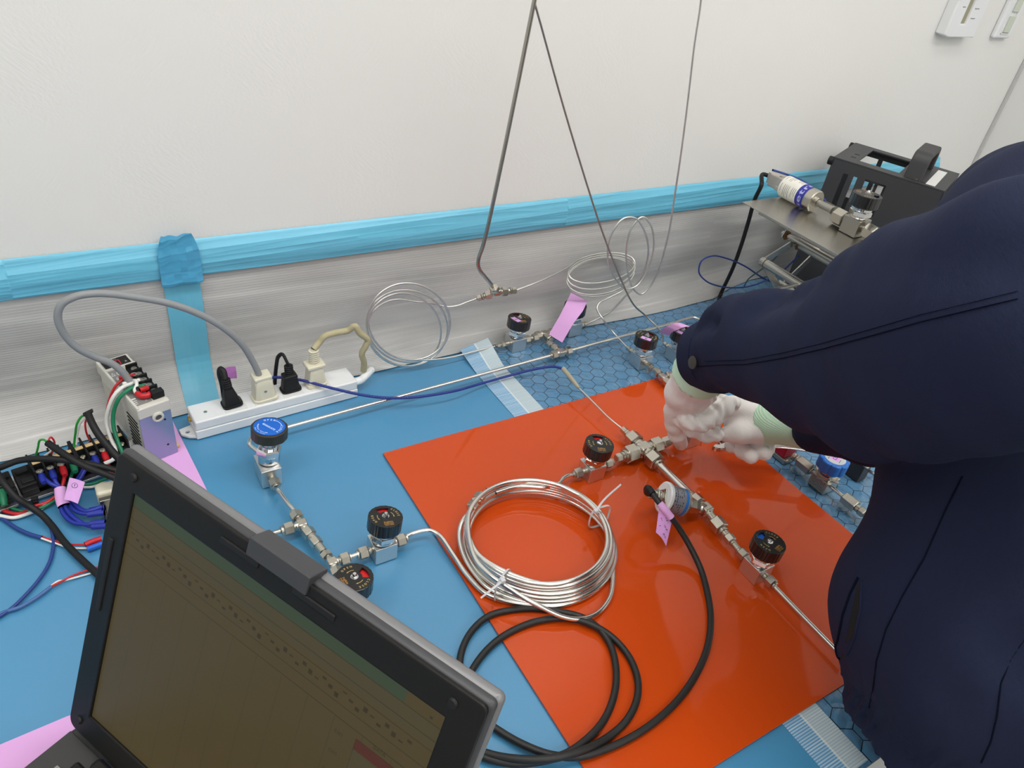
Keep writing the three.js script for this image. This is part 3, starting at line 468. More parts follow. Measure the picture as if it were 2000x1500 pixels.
// ---------- coils and thin tubes ----------
{
  // turns of 6 mm tube lying on the mat, the upper turns a little displaced
  const pts = [], c0 = V(0.4725, 0, 0.456);
  const at = (a, rx, ry, dx, dz, y, tilt = 0.38) => { const x = rx * Math.cos(a), z = ry * Math.sin(a); return V(c0.x + dx + x * Math.cos(tilt) - z * Math.sin(tilt), y, c0.z + dz + x * Math.sin(tilt) + z * Math.cos(tilt)); };
  const turns = [[0.100, 0.097, -0.002, 0.005, 0.0080], [0.1055, 0.100, 0.004, 0.001, 0.0125], [0.097, 0.095, 0.0, 0.003, 0.0175], [0.103, 0.098, 0.003, -0.001, 0.0225], [0.0965, 0.093, -0.001, -0.001, 0.0270], [0.101, 0.096, 0.001, -0.003, 0.0320], [0.0955, 0.093, -0.003, -0.004, 0.0365]];
  pts.push(V(0.312, 0.0155, 0.377), V(0.322, 0.0155, 0.3755), T(838, 1036, 0.016), T(858, 1046, 0.015), T(885, 1083, 0.012), T(915, 1126, 0.010), T(955, 1163, 0.009));
  const N = 14, start = 2.15;
  turns.forEach((t, i) => { for (let k = 0; k < N; k++) { const f = k / N, n = turns[Math.min(i + 1, turns.length - 1)], m = (j) => t[j] + (n[j] - t[j]) * f; if (i === 0 && k === 0) continue; pts.push(at(start - (i + f) * Math.PI * 2 * 1, m(0) + 0.0012 * noise.noise(i * 3.1, f * 4, 1), m(1), m(2), m(3), m(4))); } });
  for (let k = 1; k < 12; k++) { const t = turns[6]; pts.push(at(start - k / N * Math.PI * 2, t[0], t[1], t[2], t[3], 0.0365)); }
  pts.push(T(925, 1085, 0.038), T(952, 1119, 0.038), T(986, 1144, 0.036), T(1022, 1167, 0.031), T(1060, 1187, 0.025), T(1098, 1204, 0.017), T(1132, 1209, 0.012), T(1163, 1200, 0.010), T(1186, 1176, 0.0095), T(1196, 1146, 0.0100), at(-0.3, 0.1055, 0.1, 0.004, 0.001, 0.0125), at(-0.7, 0.1055, 0.1, 0.004, 0.001, 0.0125), at(-1.0, 0.1055, 0.1, 0.004, 0.001, 0.0125));
  const g = thing('tube_coil', 'bundled coil of shiny steel tube tied with white zip ties on the orange mat', 'tube coil');
  mesh('tube', sweep(pts, 0.0032, { seg: 900, radial: 12 }), M.tube, g);
  // loose outer loop and the loop reaching the union
  const joins = (k, ...as) => as.map((a) => at(a, turns[k][0], turns[k][1], turns[k][2], turns[k][3], turns[k][4]));
  mesh('tube_loop', sweep([T(916, 1001, 0.03), T(903, 1018, 0.028), T(897, 1042, 0.023), T(903, 1078, 0.017), T(925, 1118, 0.012), T(957, 1151, 0.0095), ...joins(0, 1.75, 1.4, 1.0)], 0.0032, { seg: 80, radial: 12 }), M.tube, g);
  mesh('tube_loop', sweep([T(951, 957, 0.03), T(985, 946, 0.031), T(1020, 941, 0.033), ...joins(6, -1.5, -1.1, -0.7)], 0.0032, { seg: 70, radial: 12 }), M.tube, g);
  mesh('tube_loop', sweep([V(0.590, 0.0175, 0.368), T(1112, 928, 0.020), T(1100, 934, 0.022), T(1092, 944, 0.024), ...joins(4, -1.3, -1.7, -2.1)], 0.0032, { seg: 60, radial: 12 }), M.tube, g);
  settle(g);
  const tie = (label, c, out, across, y0, y1, tail) => {
    const t = thing('zip_tie', label, 'zip tie', 'zip ties on the coiled tube');
    const loop = [], half = 0.0165;
    for (let k = 0; k <= 24; k++) { const a = k / 24 * 6.28318, e = (v) => Math.sign(v) * Math.pow(Math.abs(v), 0.6); loop.push(c.clone().addScaledVector(out, half * e(Math.cos(a))).add(V(0, (y0 + y1) / 2 + (y1 - y0) / 2 * e(Math.sin(a)), 0))); }
    mesh('band', sweep(loop, 0.0019, { seg: 60, radial: 8, flat: 0.35 }), M.zip, t);
    mesh('head', (() => { const b = box(0.006, 0.005, 0.006, 0.001); const o = tail[0]; b.translate(o.x, o.y, o.z); return b; })(), M.zip, t);
    mesh('tail', sweep(tail, (f) => 0.0018 * (1 - 0.25 * f), { seg: 16, radial: 8, flat: 0.45 }), M.zip, t);
    settle(t);
  };
  const c1 = T(1140, 1022, 0.02), c2 = T(972, 1155, 0.02); c1.y = c2.y = 0;
  const o1 = V(c1.x - c0.x, 0, c1.z - c0.z).normalize(), o2 = V(c2.x - c0.x, 0, c2.z - c0.z).normalize();
  tie('white zip tie with its tail pointing up at the right of the tube coil', c0.clone().addScaledVector(o1, 0.099), o1, null, 0.004, 0.043, [T(1164, 998, 0.043), T(1180, 976, 0.055), T(1213, 946, 0.078)]);
  tie('white zip tie with its tail hanging over the lower left of the tube coil', c0.clone().addScaledVector(o2, 0.101), o2, null, 0.004, 0.044, [T(982, 1134, 0.044), T(962, 1150, 0.043), T(939, 1168, 0.034)]);
}
const CAP = 0.0018;
{
  // upright coil at the left
  const p = []; const tee = W(932, 584, 0.02);
  const HT = W(970, 570, 0.035), hl = dirTo(HT, W(932, 583, 0.021)), hr = dirTo(HT, W(1014, 567, 0.045));
  p.push(HT.clone().addScaledVector(hl, 0.036), W(912, 590, 0.02), W(893, 597, 0.018), W(872, 599, 0.014), W(842, 592, 0.010));
  const E = [[787, 649, 71, 64, 0.004], [790, 645, 72, 72, 0.009], [796, 640, 81, 73, 0.015], [799, 628, 80, 75, 0.022]];
  E.forEach(([cx, cy, rx, ry, z], i) => { for (let k = 0; k < 16; k++) { const f = k / 16, n = E[Math.min(i + 1, 3)], m = (a, b) => a + (b - a) * f, a = -1.25 - f * 6.28318; p.push(W(m(cx, n[0]) + m(rx, n[2]) * Math.cos(a) + 4 * Math.sin(a), m(cy, n[1]) + m(ry, n[3]) * Math.sin(a), m(z, n[4]))); } });
  for (let k = 0; k < 9; k++) { const a = -1.25 - k / 16 * 6.28318; p.push(W(799 + 80 * Math.cos(a) + 4 * Math.sin(a), 628 + 75 * Math.sin(a), 0.022)); }
  p.push(W(815, 703, 0.022), W(850, 702, 0.022), W(885, 697, 0.02), W(920, 688, 0.017), V(0.6560, 0.0145, 0.0135));
  solo('capillary_coil', sweep(p, CAP, { seg: 420, radial: 8 }), M.capillary, 'thin metal tube wound in an upright coil in front of the plastic sheeting', 'tube coil');
  // level coil at the right with its lead from the tee and its tail to the M1 valve
  const q = [HT.clone().addScaledVector(hr, 0.034)].concat(Wp([[1050, 551, 0.035], [1085, 535, 0.015], [1112, 520, -0.005]]));
  const F = [[1176, 519, 64, 25], [1175, 527, 65, 29], [1174, 535, 66, 33], [1172, 541, 65, 37]];
  const lev = (cx, cy, rx, ry, a) => { const x = rx * Math.cos(a), s = Math.sin(a); return W(cx + x, cy + ry * s - 0.12 * x, -0.006 + 0.026 * s); };
  F.forEach((e, i) => { for (let k = 0; k < 16; k++) { const f = k / 16, n = F[Math.min(i + 1, 3)]; q.push(lev(...e.map((v, m) => v + (n[m] - v) * f), -2.4 + f * 6.28318)); } });
  for (let k = 0; k < 9; k++) q.push(lev(1172, 541, 65, 37, -2.4 + k / 16 * 6.28318));
  q.push(W(1218, 566, 0.022), W(1186, 583, 0.026), W(1170, 592, 0.030), W(1166, 603, 0.036), W(1178, 624, 0.058), T(1194, 645, 0.026), V(0.9025, 0.0145, 0.1035));
  solo('capillary_coil', sweep(q, CAP, { seg: 420, radial: 8 }), M.capillary, 'thin metal tube wound in a level coil behind the pink-taped valve', 'tube coil');
  solo('capillary_coil', sweep(Wp([[1372, -60, 0.06], [1369, 0, 0.06], [1356, 90, 0.06], [1343, 200, 0.058], [1330, 300, 0.055], [1318, 380, 0.052], [1309, 440, 0.048], [1300, 480, 0.045], [1288, 522, 0.04], [1272, 556, 0.036], [1254, 574, 0.034], [1238, 566, 0.034], [1227, 535, 0.034], [1223, 490, 0.034], [1232, 448, 0.034], [1253, 424, 0.036], [1270, 438, 0.038], [1277, 476, 0.04], [1268, 518, 0.042], [1246, 556, 0.042], [1224, 564, 0.042], [1202, 545, 0.042], [1187, 505, 0.042], [1193, 460, 0.042], [1216, 428, 0.044], [1240, 426, 0.046], [1260, 455, 0.046], [1266, 495, 0.044], [1256, 532, 0.04], [1240, 558, 0.034], [1220, 580, 0.028], [1195, 606, 0.02], [1178, 617, 0.014]]).concat([V(0.881, 0.0145, 0.004)]), CAP, { seg: 300, radial: 8 }), M.capillary, 'thin metal tube hanging from above and looping twice before the wall', 'tube coil');
  solo('capillary_tube', sweep([...Wp([[1030, -60, 0.05], [1043, 0, 0.05], [1060, 62, 0.05], [1098, 200, 0.05], [1140, 340, 0.052], [1172, 440, 0.055], [1196, 505, 0.06], [1216, 553, 0.066], [1234, 590, 0.074]]), T(1262, 618, 0.032), T(1290, 646, 0.0175), V(0.986, 0.0145, 0.1185)], 0.0017, { seg: 90, radial: 8 }), M.dullsteel, 'straight thin metal tube slanting down from above to the pink arch valve', 'tube');
  solo('drop_pipe', sweep(Wp([[1056, -60, 0.05], [1044, 0, 0.05], [1010, 170, 0.05], [976, 335, 0.05], [944, 478, 0.05], [935, 505, 0.05], [934, 518, 0.05], [938, 529, 0.05], [946, 539, 0.048], [956, 551, 0.044], [964, 561, 0.039]]), 0.0032, { seg: 120, radial: 12 }), M.darktube, 'dark steel pipe coming down from above and bending into the hanging tee', 'pipe');
  const c = W(970, 570, 0.035), dl = dirTo(c, W(932, 583, 0.021)), dr = dirTo(c, W(1014, 567, 0.045)), du = dirTo(c, W(958, 551, 0.05));
  fitting('hanging_tee', 'steel tee hanging in front of the plastic sheeting between two thin coils', c, [dl, dr, du], 0.006, 0.010, [[['n', 0.011, 0.0150], ['c', 0.003, 0.0055], ['h', 0.004, 0.0125], ['n', 0.009, 0.0105]], [['n', 0.011, 0.0150], ['c', 0.003, 0.0055], ['h', 0.004, 0.0125], ['n', 0.009, 0.0105]], [['n', 0.011, 0.0150]]]);
}

// ---------- laptop ----------
{
  const yaw = 1.112, tilt = 0.366, WD = 0.384, HT = 0.2985, P0 = T(143, 1405, 0.045);
  const u = V(Math.cos(yaw), 0, Math.sin(yaw)), back = V(Math.sin(yaw), 0, -Math.cos(yaw));
  const upv = YP.clone().multiplyScalar(Math.cos(tilt)).addScaledVector(back, Math.sin(tilt)), nf = u.clone().cross(upv);      // screen side
  const g = thing('laptop', 'dark grey open laptop with a dim brown screen in the foreground', 'laptop');
  const L = (geo) => basis(geo, P0, u, upv, nf);
  const lidMat = std(lin(0.045, 0.045, 0.05), 0.42), dark = phys(lin(0.010, 0.0095, 0.0095), 0.42, { specularIntensity: 0.5 }), deckMat = std(lin(0.035, 0.034, 0.034), 0.45), silver = std(lin(0.30, 0.29, 0.27), 0.38, 0.3);
  // rim and back shell
  mesh('lid_back', L(box(WD, HT, 0.012, 0.006, WD / 2, HT / 2, -0.008)), std(lin(0.19, 0.19, 0.195), 0.35, 0.2), g);
  mesh('lid_rim', L(box(WD - 0.003, HT - 0.003, 0.010, 0.005, WD / 2, HT / 2, -0.0005)), lidMat, g);
  const outer = new THREE.Shape(); const rr = 0.012, x0 = 0.004, y0 = 0.004, x1 = WD - 0.004, y1 = HT - 0.004;
  outer.moveTo(x0 + rr, y0); outer.lineTo(x1 - rr, y0); outer.quadraticCurveTo(x1, y0, x1, y0 + rr); outer.lineTo(x1, y1 - rr / 2); outer.quadraticCurveTo(x1, y1, x1 - rr / 2, y1); outer.lineTo(x0 + rr / 2, y1); outer.quadraticCurveTo(x0, y1, x0, y1 - rr / 2); outer.lineTo(x0, y0 + rr); outer.quadraticCurveTo(x0, y0, x0 + rr, y0);
  const sx0 = 0.030, sx1 = WD - 0.030, sy0 = 0.030, sy1 = HT - 0.030;
  const hole = new THREE.Path(); hole.moveTo(sx0, sy0); hole.lineTo(sx0, sy1); hole.lineTo(sx1, sy1); hole.lineTo(sx1, sy0); hole.closePath(); outer.holes.push(hole);
  const bez = new THREE.ExtrudeGeometry(outer, { depth: 0.0022, bevelEnabled: true, bevelThickness: 0.0012, bevelSize: 0.0014, bevelOffset: -0.0014, bevelSegments: 2 }); bez.translate(0, 0, 0.0045);
  mesh('bezel', L(bez), dark, g);
  const scr = canvasTex(1024, 768, (c, w, h) => {
    const gr = '#50452b'; c.fillStyle = gr; c.fillRect(0, 0, w, h);
    for (let i = 0; i < 90; i++) { c.fillStyle = `rgba(90,74,40,${0.03 + 0.03 * rnd()})`; c.fillRect(rnd() * w, rnd() * h, 160 * rnd(), 50 * rnd()); }
    c.fillStyle = '#3b4a38'; c.fillRect(0, 0, w * 0.9, h * 0.052); c.fillStyle = '#4d4630'; c.fillRect(0, h * 0.052, w, h * 0.07);
    c.strokeStyle = '#38321f'; c.lineWidth = 2; for (const y of [0.052, 0.1, 0.135, 0.2, 0.245]) { c.beginPath(); c.moveTo(0, y * h); c.lineTo(w, y * h); c.stroke(); }
    c.fillStyle = '#37301f'; for (let i = 0; i < 46; i++) c.fillRect(14 + i * 21, h * 0.15 + (i % 3) * 8, 12, 4 + (i % 4) * 3);
    for (let i = 1; i < 12; i++) { c.globalAlpha = 0.5; c.beginPath(); c.moveTo(i * w / 12, h * 0.25); c.lineTo(i * w / 12, h); c.stroke(); c.globalAlpha = 1; }
    c.fillStyle = '#2a2618'; c.font = 'bold 20px sans-serif'; c.fillText('×', w * 0.965, h * 0.045);
    const bx = w * 0.82, by = h * 0.27; c.strokeStyle = '#2e2a1a'; c.strokeRect(bx, by, w * 0.13, h * 0.42);
    for (let i = 0; i < 10; i++) { c.fillStyle = i === 0 ? '#542a24' : i === 4 ? '#33423a' : '#4e4732'; c.fillRect(bx, by + i * h * 0.042, w * 0.13, h * 0.038); }
    c.fillStyle = '#2c281a'; c.font = '15px sans-serif'; for (let i = 0; i < 6; i++) c.fillText('CH1', bx - 62, by + 24 + i * h * 0.075); c.fillText('CH', bx + w * 0.14, by + 20); c.fillText('DATA', bx + 46, by - 8);
  });
  mesh('screen', L((() => { const s = new THREE.PlaneGeometry(sx1 - sx0, sy1 - sy0); s.translate((sx0 + sx1) / 2, (sy0 + sy1) / 2, 0.0054); return s; })()), phys(lin(0.010, 0.008, 0.005), 0.38, { specularIntensity: 0.45, emissive: 0xffffff, emissiveMap: scr, emissiveIntensity: 0.62 }), g);
  mesh('latch', L(box(0.062, 0.016, 0.020, 0.0012, WD * 0.50, HT - 0.0045, 0.0005)), lidMat, g);
  for (const [a, b] of [[0.028, HT - 0.016], [WD - 0.028, HT - 0.016], [0.018, 0.018]]) mesh('bumper', L(lathe([[0, 0], [0.0042, 0], [0.0042, 0.001], [0.003, 0.0026], [0, 0.003]], 20).rotateX(Math.PI / 2).translate(a, b, 0.0075)), M.rubber, g);
  for (const a of [WD * 0.40, WD * 0.60]) mesh('rubber_strip', L(box(0.042, 0.006, 0.003, 0.0014, a, HT - 0.0155, 0.008)), M.rubber, g);
  mesh('rubber_strip', L(box(0.006, 0.075, 0.003, 0.0014, 0.0155, HT * 0.6, 0.008)), M.rubber, g);
  // base, lying level
  const fwd = back.clone().negate();
  const B = (geo) => basis(geo, P0.clone().setY(0), u, YP, fwd);
  mesh('base', B(box(WD, 0.032, 0.29, 0.006, WD / 2, 0.019, 0.142)), deckMat, g);
  mesh('deck', B(box(WD - 0.006, 0.004, 0.280, 0.001, WD / 2, 0.0355, 0.146)), deckMat, g);
  mesh('hinge_cover', B(merge([box(WD - 0.10, 0.012, 0.014, 0.005, WD / 2, 0.040, 0.012), box(WD - 0.07, 0.006, 0.010, 0.003, WD / 2, 0.037, 0.024)])), dark, g);
  const txt = canvasTex(1024, 128, (c, w, h) => { c.fillStyle = '#8b8578'; c.fillRect(0, 0, w, h); c.fillStyle = '#2b2733'; c.font = 'bold 46px sans-serif'; [...'LATITUDE'].forEach((ch, i) => c.fillText(ch, 50 + i * 62, 62)); });
  const strip = mesh('button_strip', B(box(WD - 0.05, 0.003, 0.036, 0.0008, WD / 2, 0.0385, 0.050)), silver, g);
  const tp = new THREE.PlaneGeometry(WD - 0.054, 0.034); tp.rotateX(-Math.PI / 2); tp.translate(WD / 2, 0.0402, 0.050);
  mesh('button_strip_print', B(tp), std(0xffffff, 0.45, 0.2, { map: txt }), strip);
  const keys = []; for (let r = 0; r < 6; r++) for (let k = 0; k < 15; k++) keys.push(box(0.0185, 0.004, 0.0165, 0.001, 0.036 + k * 0.0222, 0.0395, 0.082 + r * 0.0192));
  mesh('keyboard', B(merge(keys)), M.matteblack, g).userData.kind = 'stuff';
  settle(g);
}
// ---------- pink paper ----------
{
  const flat = (pts, y) => { const s = new THREE.Shape(pts.map((p) => new THREE.Vector2(p.x, -p.z))); const e = new THREE.ExtrudeGeometry(s, { depth: 0.00025, bevelEnabled: false }); e.rotateX(-Math.PI / 2); e.translate(0, y, 0); return e; };
  solo('paper_sheet', flat([T(300, 835), T(337, 822), T(386, 920), T(420, 990), T(290, 1010)], 0.0003), M.pink, 'pink paper sheet under the white power supply unit', 'paper');
  solo('paper_sheet', flat([T(-60, 1478), T(0, 1455), T(130, 1400), T(240, 1360), T(300, 1480), T(-20, 1620)], 0.0003), M.pink, 'pink paper sheet under the left edge of the laptop', 'paper');
}
// ---------- power supply unit ----------
const PSU = {};
{
  const h = 0.099, FL = T(262, 804, h), FR = T(331, 780, h), BL = T(191, 707, h), BR = T(248, 689, h);
  const x = dirTo(FL.clone().add(BL), FR.clone().add(BR)), zv = dirTo(BL.clone().add(BR), FL.clone().add(FR)); zv.addScaledVector(x, -zv.dot(x)).normalize();
  const w = (FL.distanceTo(FR) + BL.distanceTo(BR)) / 2, l = (FL.distanceTo(BL) + FR.distanceTo(BR)) / 2, O = FL.clone().add(FR).add(BL).add(BR).multiplyScalar(0.25).setY(0);
  const g = thing('power_supply', 'off-white box power supply with red digits and black terminals on top', 'power supply');
  const L = (geo) => basis(geo, O, x, YP, zv);
  PSU.at = (a, b, c) => O.clone().addScaledVector(x, a).add(V(0, b, 0)).addScaledVector(zv, c); PSU.w = w; PSU.l = l; PSU.h = h;
  mesh('case', L(box(w - 0.004, h - 0.006, l - 0.006, 0.002, 0, (h - 0.006) / 2 + 0.001, 0)), M.psu, g);
  mesh('top_cover', L(merge([box(w, 0.018, l, 0.0022, 0, h - 0.009, 0)])), M.psu, g);
  mesh('top_cover', L(box(0.0035, 0.0022, l - 0.002, 0.0008, -w / 2 + 0.002, h + 0.0006, 0)), M.psu, g);
  for (let k = 0; k < 15; k++) mesh('vent_slat', L(box(0.0016, 0.058, 0.0022, 0.0004, -w / 2 + 0.0016, 0.045, -l / 2 + 0.012 + k * 0.0043)), M.psu, g);
  for (let k = 0; k < 9; k++) mesh('vent_slot', L(box(0.0014, 0.0016, 0.034, 0.0004, -w / 2 + 0.0016, 0.012 + k * 0.0066, l / 2 - 0.032)), M.matteblack, g);
  const lab = canvasTex(256, 512, (c) => {
    c.fillStyle = '#878684'; c.fillRect(0, 0, 256, 512); c.fillStyle = c.strokeStyle = '#e4e4e0'; c.lineWidth = 5;
    c.beginPath(); c.moveTo(40, 72); c.lineTo(64, 34); c.lineTo(88, 72); c.closePath(); c.stroke();
    c.font = 'bold 50px sans-serif'; c.fillText('CE', 118, 74); c.font = 'bold italic 48px sans-serif'; c.fillText('UL', 56, 138); c.font = '22px sans-serif'; c.fillText('us', 118, 138);
    c.fillRect(24, 412, 62, 16); c.fillRect(24, 444, 54, 7); c.fillRect(24, 466, 44, 7); c.fillRect(24, 486, 38, 6); c.font = '24px sans-serif'; c.fillText('N', 180, 490);
  });
  const lp = new THREE.PlaneGeometry(w * 0.52, l * 0.70); lp.rotateX(-Math.PI / 2); lp.translate(-w * 0.20, h + 0.0004, l * 0.085);
  mesh('rating_label', L(lp), std(0xffffff, 0.5, 0, { map: lab }), g);
  const disp = canvasTex(256, 128, (c) => { c.fillStyle = '#1a1618'; c.fillRect(0, 0, 256, 128); });
  const digits = canvasTex(256, 128, (c) => { c.fillStyle = '#000'; c.fillRect(0, 0, 256, 128); c.strokeStyle = '#e0163a'; c.lineWidth = 9; const seg = (x0, s) => { const P = { a: [[0, 0], [34, 0]], b: [[34, 0], [32, 34]], c: [[32, 34], [30, 68]], d: [[-4, 68], [30, 68]], e: [[-2, 34], [-4, 68]], f: [[0, 0], [-2, 34]] }; for (const k of s) { const [p, q] = P[k]; c.beginPath(); c.moveTo(x0 + p[0], 36 + p[1]); c.lineTo(x0 + q[0], 36 + q[1]); c.stroke(); } }; seg(70, 'abcdef'); seg(130, 'abcdef'); c.fillStyle = '#c8c8c8'; c.font = 'bold 34px sans-serif'; c.fillText('A', 205, 96); c.font = '22px sans-serif'; c.fillText('V/A', 118, 22); });
  const dp = new THREE.PlaneGeometry(w * 0.80, l * 0.165); dp.rotateX(-Math.PI / 2); dp.translate(0.0005, h + 0.0007, -l * 0.385);
  mesh('display', L(dp), phys(lin(0.008, 0.007, 0.008), 0.15, { emissive: 0xffffff, emissiveMap: digits, emissiveIntensity: 0.55 }), g);
  mesh('display_bezel', L(box(w, 0.004, 0.004, 0.001, 0, h, -l * 0.29)), M.psu, g);
  // terminal block
  const tb = mesh('terminal_block', L(box(w * 0.36, 0.004, l * 0.60, 0.0008, w * 0.27, h + 0.001, l * 0.09)), M.matteblack, g);
  for (let k = 0; k < 6; k++) mesh('barrier', L(box(w * 0.36, k === 5 ? 0.0105 : 0.0075, k === 5 ? 0.010 : 0.0030, 0.0006, w * 0.27, k === 5 ? h + 0.006 : h + 0.0045, -l * 0.20 + k * l * 0.117 + (k === 5 ? 0.002 : 0))), M.matteblack, tb);
  for (let k = 0; k < 5; k++) mesh('screw', L(merge([bar(0.0042, 0.0028, 20), box(0.006, 0.0008, 0.0012, 0, 0, 0.0028, 0), box(0.0012, 0.0008, 0.006, 0, 0, 0.0028, 0)]).translate(w * 0.27, h + 0.003, -l * 0.20 + (k + 0.5) * l * 0.117)), M.dullsteel, tb);
  // metal side plate at the front with holes
  const s = new THREE.Shape(); s.moveTo(-w * 0.48, 0); s.lineTo(w * 0.49, 0); s.lineTo(w * 0.49, h - 0.016); s.lineTo(-w * 0.48, h - 0.016); s.closePath();
  for (const [a, b] of [[0.012, h - 0.034], [0.010, 0.020]]) { const c = new THREE.Path(); c.absarc(a, b, 0.0017, 0, Math.PI * 2, false); s.holes.push(c); }
  const pl = new THREE.ExtrudeGeometry(s, { depth: 0.001, bevelEnabled: false }); pl.translate(0, 0.0016, l / 2 - 0.003);
  mesh('front_plate', L(pl), phys(lin(0.34, 0.40, 0.54), 0.36, { metalness: 0.75 }), g);
  mesh('screw_boss', L(merge([lathe([[0.0045, 0], [0.0072, 0], [0.0078, 0.0008], [0.0078, 0.004], [0.0065, 0.005], [0.0045, 0.005], [0.0045, 0]], 28).rotateX(Math.PI / 2).translate(w * 0.06, h - 0.0215, l / 2 - 0.002)])), M.psu, g);
  mesh('screw', L(bar(0.0046, 0.0048, 20).rotateX(Math.PI / 2).translate(w * 0.06, h - 0.0215, l / 2 - 0.003)), std(lin(0.16, 0.145, 0.12), 0.4, 0.8), g);
  for (const [a, b] of [[0.012, h - 0.034], [0.010, 0.020]]) mesh('screw_hole', L(bar(0.0016, 0.0004, 14).rotateX(Math.PI / 2).translate(a, b + 0.0016, l / 2 - 0.0028)), M.matteblack, g);
  mesh('rail_clip', L(box(0.006, 0.004, 0.02, 0.0008, w / 2 + 0.004, 0.0036, l / 2 - 0.02)), M.beige, g);
  settle(g);
}
// ---------- power strip and its plugs ----------
const STRIP = {};
{
  const h = 0.033, FL = T(380, 827, h), FR = T(697, 745, h), BL = T(360, 792, h);
  const x = dirTo(FL, FR), z = V(-x.z, 0, x.x), w = 0.258, d = 0.046, O = FL.clone().addScaledVector(x, w / 2).addScaledVector(z, -d / 2).setY(0);
  STRIP.at = (a, y, c) => O.clone().addScaledVector(x, a).add(V(0, y, 0)).addScaledVector(z, c); STRIP.x = x; STRIP.z = z;
  const L = (geo) => basis(geo, O, x, YP, z);
  const g = thing('power_strip', 'white four-outlet power strip at the back left of the bench', 'power strip');
  mesh('case', L(box(w, 0.016, d, 0.002, 0, 0.0085, 0)), M.white, g);
  mesh('cover', L(box(w - 0.0012, 0.0165, d - 0.0012, 0.0028, 0, 0.0247, 0)), M.white, g);
  const tab = new THREE.Shape(); tab.moveTo(0, -0.018); tab.lineTo(-0.010, -0.013); tab.lineTo(-0.018, -0.004); tab.lineTo(-0.018, 0.008); tab.lineTo(0, 0.012); tab.closePath(); const th = new THREE.Path(); th.absarc(-0.009, -0.002, 0.0036, 0, Math.PI * 2, false); tab.holes.push(th);
  const te = new THREE.ExtrudeGeometry(tab, { depth: 0.003, bevelEnabled: true, bevelThickness: 0.0005, bevelSize: 0.0005, bevelSegments: 1 }); te.rotateX(-Math.PI / 2); te.translate(-w / 2 + 0.001, 0.002, 0.002);
  mesh('mounting_tab', L(te), M.white, g);
  STRIP.s = [-0.066, -0.0215, 0.0235, 0.0685].map((v) => v);
  for (const a of STRIP.s) { mesh('outlet', L(merge([box(0.033, 0.0012, 0.037, 0.0004, a, 0.0330, 0.001)])), std(lin(0.74, 0.75, 0.75), 0.4), g); }
  mesh('screw', L(lathe([[0, 0], [0.0026, 0], [0.0026, 0.0008], [0, 0.0012]], 16).translate(-0.108, 0.0328, 0.003)), std(lin(0.35, 0.42, 0.34), 0.35, 0.7), g);
  mesh('cord_boot', sweep([STRIP.at(w / 2 - 0.004, 0.02, 0.006), STRIP.at(w / 2 + 0.012, 0.02, 0.006), T(712, 736, 0.024), T(726, 722, 0.024)], (f) => 0.0068 - 0.0008 * f, { radial: 16 }), M.white, g);
  mesh('ground_lug', L(box(0.004, 0.006, 0.008, 0.001, -w / 2 - 0.001, 0.02, -0.006)), std(lin(0.6, 0.4, 0.1), 0.3, 0.9), g);
  settle(g);
  // plugs: a tapered body on a wider foot and a ribbed neck
  const plugBody = (w0, d0, w1, d1, hh, foot) => {
    const prof = (t) => t < 0.12 ? [w0, d0] : [w0 + (w1 - w0) * (t - 0.12) / 0.88, d0 + (d1 - d0) * (t - 0.12) / 0.88];
    const pos = [], idx = [], n = 32, R = [0, 0.02, 0.12, 0.135, 0.4, 0.7, 0.97, 1];
    R.forEach((t, i) => { let [a, b] = prof(t); if (i === 0 || i === 7) { a *= 0.95; b *= 0.95; } if (i >= 3) { a *= 0.9; b *= 0.88; } for (let k = 0; k < n; k++) { const q = k / n * 6.28318, e = (v) => Math.sign(v) * Math.pow(Math.abs(v), 0.45); pos.push(a / 2 * e(Math.cos(q)), t * hh, b / 2 * e(Math.sin(q))); } });
    for (let i = 0; i < R.length - 1; i++) for (let k = 0; k < n; k++) { const a = i * n + k, b = i * n + (k + 1) % n; idx.push(a, a + n, b, b, a + n, b + n); }
    const c = pos.length / 3; pos.push(0, hh, 0); for (let k = 0; k < n; k++) idx.push((R.length - 1) * n + k, c, (R.length - 1) * n + (k + 1) % n);
    const g2 = new THREE.BufferGeometry(); g2.setAttribute('position', new THREE.Float32BufferAttribute(pos, 3)); g2.setAttribute('uv', new THREE.Float32BufferAttribute(new Float32Array(pos.length / 3 * 2), 2)); g2.setIndex(idx);
    return toCreasedNormals(g2, 0.7);
  };
  const plug = (label, k, mat, o) => {
    const t = thing('power_plug', label, 'plug', null), c = STRIP.at(STRIP.s[k] + (o.dx ?? 0), 0.0337, o.dz ?? 0.001), lean = V(o.lean?.[0] ?? 0, 1, o.lean?.[1] ?? 0).normalize(), Q = (geo) => { geo.applyQuaternion(new THREE.Quaternion().setFromUnitVectors(YP, lean)); return basis(geo, c, x, YP, z); };
    mesh('body', Q(plugBody(o.w0, o.d0, o.w1, o.d1, o.h)), mat, t);
    if (o.collar) mesh('collar', Q(box(o.collar, 0.007, o.collar * 0.8, 0.0025, 0, o.h + 0.001, 0)), mat, t);
    for (let i = 0; i < (o.ribs ?? 0); i++) mesh('strain_relief_rib', Q(lathe([[0, 0], [(o.rw ?? 0.0125) / 2 - 0.0006, 0], [(o.rw ?? 0.0125) / 2, 0.0006], [(o.rw ?? 0.0125) / 2, 0.0021], [(o.rw ?? 0.0125) / 2 - 0.0006, 0.0027], [0, 0.0027]], 20).scale(1, 1, 0.85).translate(0, o.h + 0.0027 + i * 0.0038, 0)), mat, t);
    if (o.ribs) mesh('strain_relief', Q(lathe([[0, 0], [0.0052, 0], [0.0046, o.ribs * 0.0038 + 0.003], [0, o.ribs * 0.0038 + 0.003]], 16).translate(0, o.h, 0)), mat, t);
